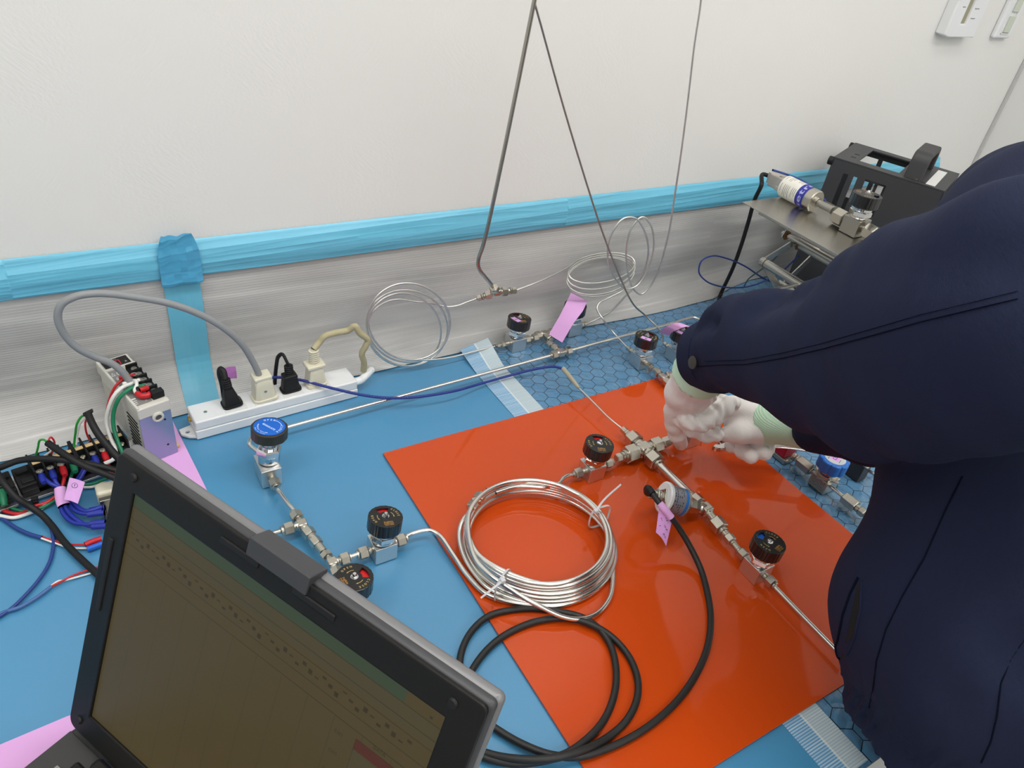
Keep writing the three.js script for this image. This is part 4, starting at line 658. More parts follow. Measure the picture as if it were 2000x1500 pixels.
    const tip = V(0, o.h + (o.ribs ?? 0) * 0.0038 + (o.collar ? 0.003 : 0), 0).applyQuaternion(new THREE.Quaternion().setFromUnitVectors(YP, lean)); const tw = c.clone().addScaledVector(x, tip.x).add(V(0, tip.y, 0)).addScaledVector(z, tip.z);
    const pts = o.cord(tw); if (pts) mesh('cord', sweep(pts, o.cr, { radial: 12, flat: o.flat ?? 1, seg: pts.length * 10 }), o.cordMat ?? mat, t);
    if (o.extra) o.extra(t, Q);
    return settle(t);
  };
  plug('black plug with a pink flag on its cord at the left end of the strip', 0, M.rubber, { w0: 0.030, d0: 0.026, w1: 0.015, d1: 0.013, h: 0.030, ribs: 4, rw: 0.0135, dx: -0.002, lean: [-0.10, -0.05], cr: 0.0042, flat: 0.75, cord: (p) => [p, W(436, 724, 0.03), W(430, 720, 0.025), W(428, 729, 0.017), W(433, 748, 0.010), W(438, 780, 0.004)],
    extra: (t) => { const a = W(434, 721, 0.03), b = W(460, 716, 0.02); mesh('flag', sheet((u, v) => a.clone().lerp(b, u).add(V(0, -v * 0.022 + 0.002 * Math.sin(u * 3), 0.002 * Math.sin(v * 3) * u)), 8, 8, 0.0004), std(lin(0.58, 0.22, 0.60), 0.7), t).userData.label = 'pink paper flag'; } });
  plug('cream square plug with the arched grey cable on the power strip', 1, M.cream, { w0: 0.038, d0: 0.031, w1: 0.030, d1: 0.024, h: 0.040, collar: 0.0275, dx: 0.002, dz: 0.004, lean: [-0.05, 0], cr: 0, cord: () => null, extra: (t, Q) => { for (let i = 0; i < 7; i++) mesh('grip_rib', Q(box(0.017, 0.0008, 0.001, 0.0003, 0, 0.012 + i * 0.0028, 0.0125 - i * 0.00028)), M.cream, t); mesh('screw', Q(bar(0.0022, 0.001, 14).rotateX(Math.PI / 2).translate(0.0, 0.02, 0.0122)), M.dullsteel, t); } });
  plug('black ribbed plug with a cord curling behind the power strip', 2, M.rubber, { w0: 0.032, d0: 0.022, w1: 0.024, d1: 0.018, h: 0.026, collar: 0.022, ribs: 5, rw: 0.014, lean: [-0.03, 0], cr: 0.0032, flat: 0.75, cord: (p) => [p, p.clone().add(V(-0.002, 0.006, -0.002)), W(552, 692, 0.026), W(544, 696, 0.018), W(540, 712, 0.008), W(537, 745, 0.002), W(537, 770, -0.002)] });
  plug('large cream plug with the stiff bent beige cord at the right end of the strip', 3, M.cream, { w0: 0.034, d0: 0.030, w1: 0.026, d1: 0.023, h: 0.036, collar: 0.030, ribs: 7, rw: 0.0165, dx: -0.004, lean: [-0.02, 0], cr: 0.0052, cordMat: std(lin(0.46, 0.41, 0.25), 0.6, 0, { bumpMap: brushed, bumpScale: 0.0003 }), cord: (p) => [p, W(624, 668, 0.028), W(634, 657, 0.028), W(655, 650, 0.028), W(680, 645, 0.03), W(693, 637, 0.034), W(702, 650, 0.036), W(718, 664, 0.036), W(714, 676, 0.036), W(707, 690, 0.034), W(711, 708, 0.03), W(710, 724, 0.026)] });
  const tip = STRIP.at(STRIP.s[1], 0.074, 0.004);
  const arch = [tip.clone().add(V(-0.002, -0.012, 0)), tip.clone().add(V(-0.0035, 0.004, 0)), ...Wp([[492, 703, 0.040], [472, 672, 0.040], [436, 640, 0.040], [388, 613, 0.038], [332, 593, 0.036], [262, 580, 0.036], [195, 573, 0.036], [148, 579, 0.036], [120, 595, 0.036], [113, 622, 0.036], [127, 655, 0.036], [152, 680, 0.036], [185, 697, 0.034], [218, 710, 0.034], [240, 728, 0.036], [258, 752, 0.038]])];
  solo('power_cable', sweep(arch, (f) => f > 0.02 ? 0.0048 : 0.004, { seg: 220, radial: 14 }), M.grey, 'thick grey cable arching from the cream plug to the power supply', 'cable');
}
// ---------- wires at the power supply ----------
const ring = (name, p, d, mat, parent, len = 0.014, r = 0.0034) => {           // crimped ring terminal with its sleeve along d, eye at p
  const q = d.clone().normalize();
  const s = mesh(name, aim(lathe([[0, 0], [r * 0.9, 0], [r, 0.001], [r, len * 0.7], [r * 0.75, len], [0, len]], 18), p.clone().addScaledVector(q, 0.006), q), mat, parent);
  mesh('eye', aim(lathe([[0.002, 0], [0.0045, 0], [0.0045, 0.0008], [0.002, 0.0008], [0.002, 0]], 18), p, V(0.05, 1, 0.02)), M.steel, s); return s;
};
const wire = (label, pts, r, mat, o = {}) => {
  if (!o.ends) return solo(o.name ?? 'wire', sweep(pts, r, { radial: o.radial ?? 10, seg: o.seg ?? pts.length * 10 }), mat, label, o.cat ?? 'wire', o.group);
  const g = thing(o.name ?? 'wire', label, o.cat ?? 'wire', o.group);
  mesh('conductor', sweep(pts, r, { radial: o.radial ?? 10, seg: o.seg ?? pts.length * 10 }), mat, g); o.ends(g); return settle(g);
};
{
  const h = PSU.h, s = (k) => PSU.at(PSU.w * 0.13, h + 0.006, -PSU.l * 0.20 + (k + 0.5) * PSU.l * 0.117);
  wire('red wire from the power supply terminal down its left side', [s(1), T(252, 735, h + 0.008), T(240, 741, h + 0.010), T(226, 754, h + 0.004), T(214, 780, 0.085), T(208, 810, 0.065), T(212, 850, 0.045), T(226, 875, 0.035), T(224, 895, 0.03), T(205, 908, 0.03)], 0.0018, M.red, { ends: (g) => ring('ring_sleeve', s(1), V(-1, 0.1, 0.25), M.red, g) });
  wire('white wire from the power supply terminal curving down to the terminal blocks', [s(2), T(258, 749, h + 0.008), T(240, 756, h + 0.010), T(225, 770, h + 0.004), T(213, 795, 0.085), T(208, 825, 0.062), T(216, 855, 0.045), T(226, 878, 0.036), T(222, 896, 0.032), T(203, 906, 0.032)], 0.0027, M.whitewire, { ends: (g) => ring('ring_sleeve', s(2), V(-1, 0.1, 0.25), M.whitewire, g, 0.016) });
  wire('green wire from the power supply terminal curving behind the laptop', [s(3), T(268, 755, h + 0.008), T(252, 761, h + 0.009), T(234, 776, h + 0.002), T(222, 805, 0.08), T(222, 835, 0.06), T(230, 862, 0.045), T(240, 885, 0.035), T(250, 900, 0.03)], 0.0027, M.green, { ends: (g) => ring('ring_sleeve', s(3), V(-1, 0.15, 0.2), M.green, g) });
  const g = thing('wire', 'short black and white wire ends with red crimp sleeves at the grey cable end', 'wire');
  const e = W(258, 752, 0.038);
  mesh('conductor', sweep([e, T(264, 743, h + 0.012), T(267, 752, h + 0.012), T(263, 762, h + 0.008), T(268, 770, h + 0.006)], 0.0024), M.whitewire, g);
  mesh('conductor', sweep([e, T(268, 758, h + 0.01), T(272, 768, h + 0.007), T(276, 774, h + 0.006)], 0.0022), M.rubber, g);
  mesh('crimp_sleeve', sweep([T(268, 768, h + 0.006), T(276, 773, h + 0.006), T(288, 772, h + 0.006), T(294, 769, h + 0.006)], 0.0042), M.red, g);
  mesh('crimp_sleeve', sweep([T(272, 762, h + 0.009), T(280, 760, h + 0.008), T(288, 758, h + 0.006)], 0.0038), M.red, g);
  settle(g);
}
// ---------- terminal blocks on their rail ----------
{
  const S1 = T(77, 919, 0.031), S7 = T(208, 875, 0.031), x = dirTo(S1, S7).setY(0).normalize(), z = V(-x.z, 0, x.x);
  const O = S1.clone().setY(0).addScaledVector(z, -0.010);
  const L = (geo, a = 0) => basis(geo, O.clone().addScaledVector(x, a), x, YP, z);
  const rail = new THREE.Shape(); [[-0.0175, 0], [0.0175, 0], [0.0175, 0.001], [0.0125, 0.001], [0.0125, 0.0085], [0.0175, 0.0085], [0.0175, 0.0095], [-0.0175, 0.0095], [-0.0175, 0.0085], [-0.0125, 0.0085], [-0.0125, 0.001], [-0.0175, 0.001]].forEach((p, i) => rail[i ? 'lineTo' : 'moveTo'](...p)); rail.closePath();
  const base = new THREE.ExtrudeGeometry((() => { const s = new THREE.Shape(); [[-0.0175, 0.0065], [-0.0125, 0.0065], [-0.0125, 0], [0.0125, 0], [0.0125, 0.0065], [0.0175, 0.0065], [0.0175, 0.0075], [0.0115, 0.0075], [0.0115, 0.001], [-0.0115, 0.001], [-0.0115, 0.0075], [-0.0175, 0.0075]].forEach((p, i) => s[i ? 'lineTo' : 'moveTo'](...p)); s.closePath(); return s; })(), { depth: 0.22, bevelEnabled: false });
  base.rotateY(-Math.PI / 2); base.rotateY(Math.PI); base.translate(-0.075, 0.0008, 0.006);
  const rg = thing('mounting_rail', 'silver mounting rail under the black terminal blocks', 'rail');
  mesh('rail', L(merge([box(0.23, 0.0012, 0.046, 0.0003, 0.035, 0.0016, 0.006), box(0.23, 0.007, 0.0012, 0.0003, 0.035, 0.0052, 0.026), box(0.23, 0.0012, 0.009, 0.0003, 0.035, 0.0092, 0.0305), box(0.23, 0.007, 0.0012, 0.0003, 0.035, 0.0052, -0.014), box(0.23, 0.0012, 0.009, 0.0003, 0.035, 0.0092, -0.0185)])), std(lin(0.75, 0.75, 0.76), 0.3, 1), rg);
  settle(rg);
  const block = (label, a0, n) => {
    const g = thing('terminal_block', label, 'terminal block'), P = 0.0125, w = n * P;
    mesh('base', L(box(w + 0.003, 0.017, 0.040, 0.001, a0 + w / 2 - P / 2, 0.0193, 0.0005)), M.matteblack, g);
    for (let k = 0; k <= n; k++) mesh('barrier', L(box(0.0024, 0.013, 0.040, 0.0005, a0 + (k - 0.5) * P, 0.0335, 0.0005)), M.matteblack, g);
    mesh('centre_rib', L(box(w, 0.010, 0.006, 0.0006, a0 + w / 2 - P / 2, 0.032, 0)), M.matteblack, g);
    for (let k = 0; k < n; k++) {
      mesh('marker_strip', L(box(P - 0.003, 0.0012, 0.0062, 0.0003, a0 + k * P, 0.0378, 0)), M.beige, g);
      for (const s of [-1, 1]) mesh('screw', L(merge([bar(0.0041, 0.003, 18, 0.0008), box(0.0055, 0.0008, 0.0011, 0, 0, 0.003, 0), box(0.0011, 0.0008, 0.0055, 0, 0, 0.003, 0)]).translate(a0 + k * P, 0.0285, s * 0.0115)), M.steel, g);
    }
    return settle(g);
  };
  block('black terminal block with blue and red ring terminals left of the crossing black cables', 0, 4);
  block('black terminal block right of the crossing black cables beside the power supply', 0.052, 5);
  const g = thing('rail_clamp', 'pair of plain black end clamps at the left end of the rail', 'rail clamp');
  for (const a of [-0.0175, -0.041]) { mesh('body', L(merge([box(0.021, 0.014, 0.042, 0.0015, a, 0.0175, 0.002), box(0.015, 0.004, 0.012, 0.001, a, 0.0262, -0.008), box(0.015, 0.003, 0.010, 0.001, a + 0.002, 0.0257, 0.014), box(0.019, 0.009, 0.006, 0.001, a, 0.015, 0.025)])), M.matteblack, g); mesh('screw_hole', L(bar(0.0032, 0.0006, 14).translate(a - 0.002, 0.0246, 0.004)), std(lin(0.003, 0.003, 0.003), 0.9), g); }
  settle(g);
  block('black terminal block cut off by the left edge of the photo', -0.085, 3);
  // ring terminals in front
  const scr = (a) => O.clone().addScaledVector(x, a).addScaledVector(z, 0.0115).setY(0.0305);
  const tw = (label, a, mat, pts, r = 0.0023) => wire(label, [scr(a).addScaledVector(z, 0.012).add(V(0, -0.001, 0)), ...pts], r, mat, { ends: (gg) => ring('ring_sleeve', scr(a), V(0.12, -0.10, 1), mat, gg, 0.016, 0.0042) });
  const fan = T(118, 950, 0.02);
  tw('blue wire from the first screw running under the pink paper tag', 0, M.bluewire, [T(100, 945, 0.026), T(114, 952, 0.022), T(118, 975, 0.015), T(122, 1000, 0.010), T(140, 1019, 0.008), T(165, 1024, 0.010), T(200, 1022, 0.014)], 0.0027);
  tw('blue wire from the second screw joining the first under the pink tag', 0.0125, M.bluewire, [T(108, 940, 0.026), T(117, 953, 0.021), T(124, 975, 0.016), T(131, 996, 0.011), T(150, 1015, 0.010), T(178, 1028, 0.009), T(205, 1024, 0.010)], 0.0027);
  tw('red wire from the third screw bending left beneath the rail', 0.025, M.red, [T(126, 930, 0.022), T(120, 952, 0.015), T(108, 970, 0.008), T(90, 982, 0.006), T(65, 990, 0.005), T(40, 1003, 0.005), T(15, 1000, 0.006), T(-15, 985, 0.006)], 0.0025);
  tw('green wire from the fourth screw bending left beneath the rail', 0.0375, M.green, [T(138, 932, 0.015), T(128, 960, 0.006), T(105, 979, 0.005), T(80, 992, 0.005), T(45, 998, 0.005), T(15, 988, 0.008), T(2, 975, 0.015)], 0.0022);
  tw('blue wire from the sixth screw passing behind the pink tag', 0.0645, M.bluewire, [T(167, 912, 0.022), T(155, 930, 0.016), T(140, 955, 0.012), T(136, 982, 0.011), T(147, 997, 0.012), T(165, 1003, 0.013), T(200, 998, 0.016)], 0.0027);
  tw('red wire from the seventh screw beside the power supply', 0.077, M.red, [T(206, 898, 0.028), T(212, 910, 0.02), T(222, 925, 0.012)], 0.0025);
  tw('green wire from the eighth screw beside the power supply', 0.0895, M.green, [T(222, 884, 0.028), T(232, 900, 0.02), T(240, 915, 0.014)], 0.0022);
  wire('blue wire lying over its neighbour into the beige connector', Tp([[172, 908, 0.024], [160, 928, 0.018], [146, 952, 0.014], [142, 975, 0.014], [152, 990, 0.015], [170, 998, 0.016], [200, 990, 0.018]]), 0.0027, M.bluewire);
  for (const [a, b, c, d, l] of [[175, 997, 205, 991, 'upper'], [172, 1005, 204, 1001, 'second'], [176, 1023, 206, 1020, 'third'], [180, 1029, 208, 1027, 'lowest']]) solo('crimp_sleeve', sweep([T(a, b, 0.012), T((a + c) / 2, (b + d) / 2, 0.013), T(c, d, 0.014)], 0.0038, { radial: 14 }), M.bluewire, l + ' blue crimp sleeve of the four entering the beige connector', 'crimp sleeve');
  wire('green wire lying under the pink tag in front of the rail', Tp([[165, 946, 0.006], [180, 945, 0.006], [192, 941, 0.007], [203, 937, 0.010], [210, 934, 0.012]]), 0.0022, M.green);
  wire('white wire lying under the pink tag in front of the rail', Tp([[164, 952, 0.004], [180, 951, 0.004], [195, 946, 0.005], [206, 938, 0.008]]), 0.0018, M.whitewire);
  wire('white wire leaving the left edge under the rail', Tp([[-15, 1003, 0.006], [4, 1008, 0.005], [28, 1011, 0.004], [58, 1002, 0.004], [85, 990, 0.004], [110, 968, 0.006], [114, 958, 0.01]]), 0.0024, M.whitewire);
  solo('cable_clip', merge([box(0.006, 0.010, 0.008, 0.001, 0, 0.006, 0), box(0.008, 0.004, 0.006, 0.001, 0, 0.012, 0)]).translate(T(72, 987, 0).x, 0, T(72, 987, 0).z), M.matteblack, 'small black cable clip around the red and green wires', 'clip');
  const gl = thing('terminal_lug', 'green ring terminal hanging at the left edge of the photo', 'terminal lug'); ring('ring_sleeve', T(2, 948, 0.03), dirTo(T(2, 948, 0.03), T(7, 978, 0.02)), M.green, gl, 0.022, 0.0045); settle(gl);
  // pink tags
  const tagSheet = (a, b, c, d, curl = 0.004) => sheet((u, v) => { const p = a.clone().lerp(b, u).lerp(d.clone().lerp(c, u), v); p.y += curl * Math.sin(u * 3.1) * Math.sin(v * 2.5 + 0.4); return p; }, 10, 10, 0.0004);
  const mark = canvasTex(128, 192, (c) => { c.fillStyle = '#d9a6e2'; c.fillRect(0, 0, 128, 192); c.strokeStyle = '#2b2140'; c.lineWidth = 4; c.save(); c.translate(64, 66); c.scale(1, 1); c.beginPath(); c.arc(0, 0, 23, 0, 6.3); c.stroke(); c.font = 'bold 34px sans-serif'; c.fillStyle = '#2b2140'; c.textAlign = 'center'; c.fillText('1', 0, 12); c.restore(); });
  const tg = thing('paper_tag', 'pink paper tag with a circled handwritten number folded round the blue wires', 'tag');
  mesh('flag', tagSheet(T(125, 976, 0.030), T(152, 984, 0.026), T(166, 942, 0.036), T(136, 933, 0.040)), std(0xffffff, 0.8, 0, { map: mark }), tg);
  mesh('wrap', sweep([T(117, 954, 0.021), T(120, 975, 0.017), T(125, 988, 0.014)], (f) => 0.0068 + 0.0006 * f, { radial: 16, flat: 0.7 }), M.pink, tg);
  settle(tg);
  // beige connector behind the laptop
  const bg = thing('connector', 'beige connector block partly hidden behind the laptop lid', 'connector'), bc = T(205, 985, 0);
  mesh('body', box(0.034, 0.022, 0.022, 0.004, bc.x + 0.010, 0.0125, bc.z - 0.008), M.cream, bg);
  mesh('terminal_face', box(0.022, 0.018, 0.008, 0.001, bc.x + 0.006, 0.0105, bc.z + 0.010), M.dullsteel, bg);
  mesh('frame', merge([box(0.003, 0.004, 0.05, 0.0005, bc.x - 0.002, 0.004, bc.z + 0.030), box(0.02, 0.003, 0.05, 0.0005, bc.x + 0.01, 0.003, bc.z + 0.030)]), M.dullsteel, bg);
  settle(bg);
}
// ---------- loose cables at the left ----------
wire('black cable running level over the terminal blocks from the left edge', Tp([[-30, 922, 0.045], [0, 913, 0.05], [35, 900, 0.055], [75, 896, 0.058], [120, 898, 0.058], [165, 905, 0.054], [210, 914, 0.048], [255, 928, 0.04]]), 0.0042, M.rubber, { name: 'cable', cat: 'cable' });
wire('black cable with stripped end slanting down right over the terminal blocks', Tp([[93, 865, 0.068], [110, 877, 0.066], [135, 893, 0.062], [165, 910, 0.055], [205, 926, 0.046], [250, 944, 0.038]]), 0.0045, M.rubber, { name: 'cable', cat: 'cable', ends: (g) => { mesh('green_core', sweep(Tp([[94, 866, 0.068], [86, 859, 0.07], [78, 860, 0.068], [74, 875, 0.055], [70, 888, 0.042], [66, 895, 0.036]]), 0.0014), M.lime, g); mesh('white_core', sweep(Tp([[96, 866, 0.066], [105, 872, 0.055], [98, 882, 0.045], [84, 892, 0.036]]), 0.0013), M.whitewire, g); mesh('red_core', sweep(Tp([[93, 863, 0.07], [99, 854, 0.074], [106, 862, 0.066], [104, 878, 0.05], [99, 890, 0.036]]), 0.0012), M.red, g); } });
wire('black cable slanting down from the left edge in front of the rail to the laptop', Tp([[-20, 900, 0.055], [-5, 925, 0.05], [10, 947, 0.044], [35, 975, 0.03], [60, 990, 0.018], [80, 1004, 0.012], [100, 1025, 0.007], [125, 1058, 0.006], [150, 1084, 0.006], [180, 1112, 0.006], [215, 1145, 0.006]]), 0.0042, M.rubber, { name: 'cable', cat: 'cable' });
wire('black cable with flat cut end beside the power supply', Tp([[172, 808, 0.095], [179, 825, 0.09], [190, 845, 0.082], [205, 865, 0.072], [225, 888, 0.06], [250, 912, 0.05]]), 0.0048, M.rubber, { name: 'cable', cat: 'cable', ends: (g) => { mesh('end_cap', aim(box(0.013, 0.003, 0.008, 0.001), T(172, 806, 0.096), V(-0.3, 0.9, -0.2)), M.rubber, g); mesh('green_core', sweep(Tp([[170, 811, 0.094], [160, 813, 0.09], [151, 826, 0.08], [147, 848, 0.06], [145, 868, 0.042], [145, 878, 0.036]]), 0.0015), M.lime, g); mesh('white_core', sweep(Tp([[172, 812, 0.092], [158, 825, 0.08], [151, 850, 0.058], [149, 868, 0.044]]), 0.0012), M.whitewire, g); mesh('red_core', sweep(Tp([[174, 812, 0.092], [167, 824, 0.082], [168, 842, 0.068], [175, 860, 0.046]]), 0.0013), M.red, g); } });
wire('blue braided thermocouple lead looping down the left side of the bench', Tp([[-20, 968, 0.006], [5, 975, 0.008], [40, 985, 0.008], [72, 1003, 0.008], [94, 1022, 0.004], [103, 1045, 0.003], [104, 1068, 0.003], [96, 1100, 0.003], [76, 1132, 0.003], [50, 1162, 0.003], [20, 1190, 0.003], [-20, 1215, 0.003]]), 0.0021, M.tcblue, { name: 'thermocouple_lead', cat: 'cable' });
wire('blue lead splitting into red and white wires with red and blue sleeves', Tp([[-20, 995, 0.004], [5, 1013, 0.003], [35, 1033, 0.003], [60, 1044, 0.003], [82, 1050, 0.003]]), 0.0024, M.tcblue, { name: 'thermocouple_lead', cat: 'cable', ends: (g) => { mesh('red_core', sweep(Tp([[80, 1048, 0.003], [105, 1056, 0.003], [135, 1063, 0.004], [168, 1064, 0.005]]), 0.0012), M.red, g); mesh('white_core', sweep(Tp([[80, 1051, 0.003], [108, 1061, 0.003], [138, 1070, 0.003], [172, 1071, 0.003]]), 0.0012), M.whitewire, g); mesh('red_sleeve', sweep(Tp([[166, 1064, 0.006], [180, 1058, 0.006], [198, 1052, 0.006]]), 0.0036), M.red, g); mesh('blue_sleeve', sweep(Tp([[170, 1073, 0.005], [184, 1068, 0.005], [200, 1062, 0.005]]), 0.0036), std(lin(0.01, 0.12, 0.6), 0.35), g); } });
wire('pale blue lead ending in bare red and white wires behind the laptop edge', Tp([[-20, 1208, 0.003], [10, 1195, 0.003], [38, 1186, 0.003], [70, 1168, 0.003], [100, 1146, 0.003]]), 0.0022, std(lin(0.06, 0.14, 0.36), 0.45), { name: 'thermocouple_lead', cat: 'cable', ends: (g) => { mesh('red_core', sweep(Tp([[99, 1146, 0.003], [125, 1133, 0.004], [150, 1121, 0.004], [190, 1108, 0.004]]), 0.0013), M.red, g); mesh('white_core', sweep(Tp([[100, 1144, 0.003], [114, 1135, 0.003], [128, 1133, 0.003], [155, 1126, 0.002], [190, 1116, 0.002]]), 0.0012), M.whitewire, g); } });

// ---------- blue braided probe and its cable ----------
{
  const h0 = T(1100, 720, 0.030), h1 = T(1126, 752, 0.028), tipEnd = CROSS.clone().add(V(0, 0.0, -0.053));
  const g = thing('probe', 'thin metal probe with tapered handle pushed into the cross fitting', 'probe');
  const d = dirTo(h0, h1);
  mesh('handle', sweep([h0, h0.clone().lerp(h1, 0.5), h1, T(1131, 758, 0.027)], (f) => 0.0042 - 0.0020 * f * f, { radial: 16, seg: 20 }), std(lin(0.42, 0.38, 0.28), 0.45), g);
  mesh('sheath', sweep([T(1130, 757, 0.027), T(1160, 787, 0.025), T(1190, 817, 0.023), tipEnd], 0.0016, { radial: 10, seg: 24 }), M.capillary, g);
  settle(g);
  const braid = dataTex(64, (u, v) => 0.5 + 0.25 * Math.sin((u + v) * 6.28318 * 4) + 0.25 * Math.sin((u - v) * 6.28318 * 4)); braid.repeat.set(60, 60);
  solo('thermocouple_lead', sweep([...Wp([[500, 742, 0.0], [540, 737, 0.012]]), ...Tp([[586, 742, 0.046], [640, 756, 0.040], [690, 768, 0.028], [740, 776, 0.025], [790, 777, 0.0245], [840, 772, 0.0245], [890, 763, 0.022], [940, 749, 0.012], [990, 735, 0.010], [1040, 722, 0.016], [1080, 716, 0.026]]), h0], 0.0023, { seg: 200, radial: 10 }), std(lin(0.018, 0.035, 0.24), 0.55, 0, { bumpMap: braid, bumpScale: 0.0004 }), 'blue braided cable crossing the long steel pipe to the thin probe', 'cable');
}
// ---------- black cable from the transducer, looped twice ----------
{
  const g = thing('cable', 'thick black cable from the transducer lying in loops over mat and sheet', 'cable');
  const pts = [T(1275, 965, 0.074), T(1290, 985, 0.070), T(1305, 1003, 0.062), T(1325, 1030, 0.045), T(1348, 1068, 0.026), T(1368, 1110, 0.013), T(1382, 1160, 0.0086), T(1388, 1210, 0.0083), T(1382, 1262, 0.0083), T(1362, 1312, 0.0083), T(1330, 1360, 0.0083), T(1288, 1402, 0.0083), T(1240, 1436, 0.0083), T(1186, 1462, 0.0088), T(1130, 1478, 0.011), T(1075, 1474, 0.010), T(1030, 1458, 0.008), T(985, 1434, 0.006), T(940, 1400, 0.006), T(910, 1350, 0.006), T(898, 1300, 0.006), T(905, 1262, 0.006), T(925, 1228, 0.006), T(955, 1203, 0.007), T(995, 1192, 0.007), T(1045, 1189, 0.0065), T(1100, 1196, 0.0065), T(1140, 1207, 0.007), T(1170, 1228, 0.010), T(1192, 1260, 0.0085), T(1203, 1305, 0.0083), T(1201, 1350, 0.0083), T(1183, 1400, 0.0083), T(1150, 1440, 0.0115), T(1105, 1472, 0.015), T(1050, 1488, 0.012), T(990, 1490, 0.008), T(930, 1470, 0.006), T(900, 1420, 0.006), T(905, 1350, 0.009), T(930, 1296, 0.006), T(965, 1256, 0.006), T(1005, 1230, 0.007), T(1055, 1212, 0.0083), T(1110, 1208, 0.0095), T(1155, 1220, 0.012), T(1195, 1244, 0.0095), T(1228, 1282, 0.0083), T(1245, 1325, 0.0083), T(1244, 1365, 0.0083), T(1225, 1405, 0.0083), T(1190, 1438, 0.0085), T(1140, 1464, 0.016), T(1080, 1481, 0.019), T(1020, 1483, 0.015), T(960, 1474, 0.009), T(900, 1450, 0.006), T(840, 1400, 0.006)];
  const txt = canvasTex(64, 1024, (c) => { c.fillStyle = '#1c1c1c'; c.fillRect(0, 0, 64, 1024); c.fillStyle = '#8f8f88'; c.save(); c.translate(40, 60); c.rotate(Math.PI / 2); c.font = '15px monospace'; c.fillText('OVQZ6S  2.0 9 0', 0, 0); c.fillText('TOYOGAU  01', 480, 0); c.restore(); });
  txt.repeat.set(1 / 0.0264, 1 / 0.24); txt.offset.set(0.28, 0.3);
  mesh('jacket', sweep(pts, 0.0042, { seg: 620, radial: 14 }), std(0xffffff, 0.5, 0, { map: txt }), g);
  settle(g);
  const wrapC = [T(1288, 983, 0.0705), T(1299, 996, 0.0655), T(1311, 1011, 0.057)];
  const pen = canvasTex(256, 384, (c) => { c.fillStyle = '#dda5e6'; c.fillRect(0, 0, 256, 384); c.strokeStyle = '#2a2436'; c.lineWidth = 6; c.lineCap = 'round'; const scrawl = (x, y, n) => { c.beginPath(); for (let i = 0; i < n; i++) { const q = [x + (rnd() - 0.5) * 26, y + i * 13]; i ? c.lineTo(...q) : c.moveTo(...q); } c.stroke(); }; scrawl(70, 90, 8); scrawl(140, 60, 10); scrawl(205, 70, 9); scrawl(110, 260, 4); scrawl(170, 280, 3); });
  const tg = thing('paper_tag', 'pink handwritten paper tag hanging from the black cable by the transducer', 'tag');
  mesh('wrap', sweep(wrapC, 0.0052, { radial: 16, seg: 12 }), M.pink, tg);
  const A = T(1288, 985, 0.068), B = T(1313, 1014, 0.053), C = T(1301, 1067, 0.018), E = T(1281, 1040, 0.034);
  mesh('flag', sheet((u, v) => { const p = A.clone().lerp(E, u).lerp(B.clone().lerp(C, u), v); p.y += 0.003 * Math.sin(v * 3.1); return p; }, 10, 10, 0.0003, 1, 1), std(0xffffff, 0.75, 0, { map: pen }), tg);
  settle(tg);
}
// ---------- pink tapes on the rear valves ----------
{
  const strip = (name, label, ctr, half) => solo(name, sheet((u, v) => { const t = u * (ctr.length - 1), i = Math.min(ctr.length - 2, Math.floor(t)), c = new THREE.CatmullRomCurve3(ctr).getPoint(u), hw = half[i].clone().lerp(half[i + 1], t - i); return c.addScaledVector(hw, v * 2 - 1); }, 28, 4, 0.0003), std(lin(0.78, 0.42, 0.80), 0.7, 0, { side: THREE.DoubleSide }), label, 'tape');
  const a = T(1131, 580, 0.0735), b = T(1122, 599, 0.072), c = T(1106, 625, 0.055), d = T(1085, 661, 0.026), w0 = T(1147, 589, 0.072).sub(T(1115, 573, 0.074)).multiplyScalar(0.5), w1 = T(1098, 669, 0.026).sub(T(1072, 653, 0.026)).multiplyScalar(0.5);
  strip('paper_tape', 'long pink tape strip drooping from the rear valve toward the long pipe', [a, b, c, d], [w0, w0, w1, w1]);
  const k = [T(1296, 652, 0.047), T(1312, 641, 0.072), T(1334, 634, 0.086), T(1352, 642, 0.080), T(1357, 664, 0.060), T(1352, 678, 0.048)];
  const hw = V(-0.002, 0.001, 0.010).multiplyScalar(1);
  strip('paper_tape', 'pink tape strip arched over the valve next to the sleeve cuff', k, k.map((_, i) => V(0.005 - 0.002 * i * 0, 0, 0.009)));
}
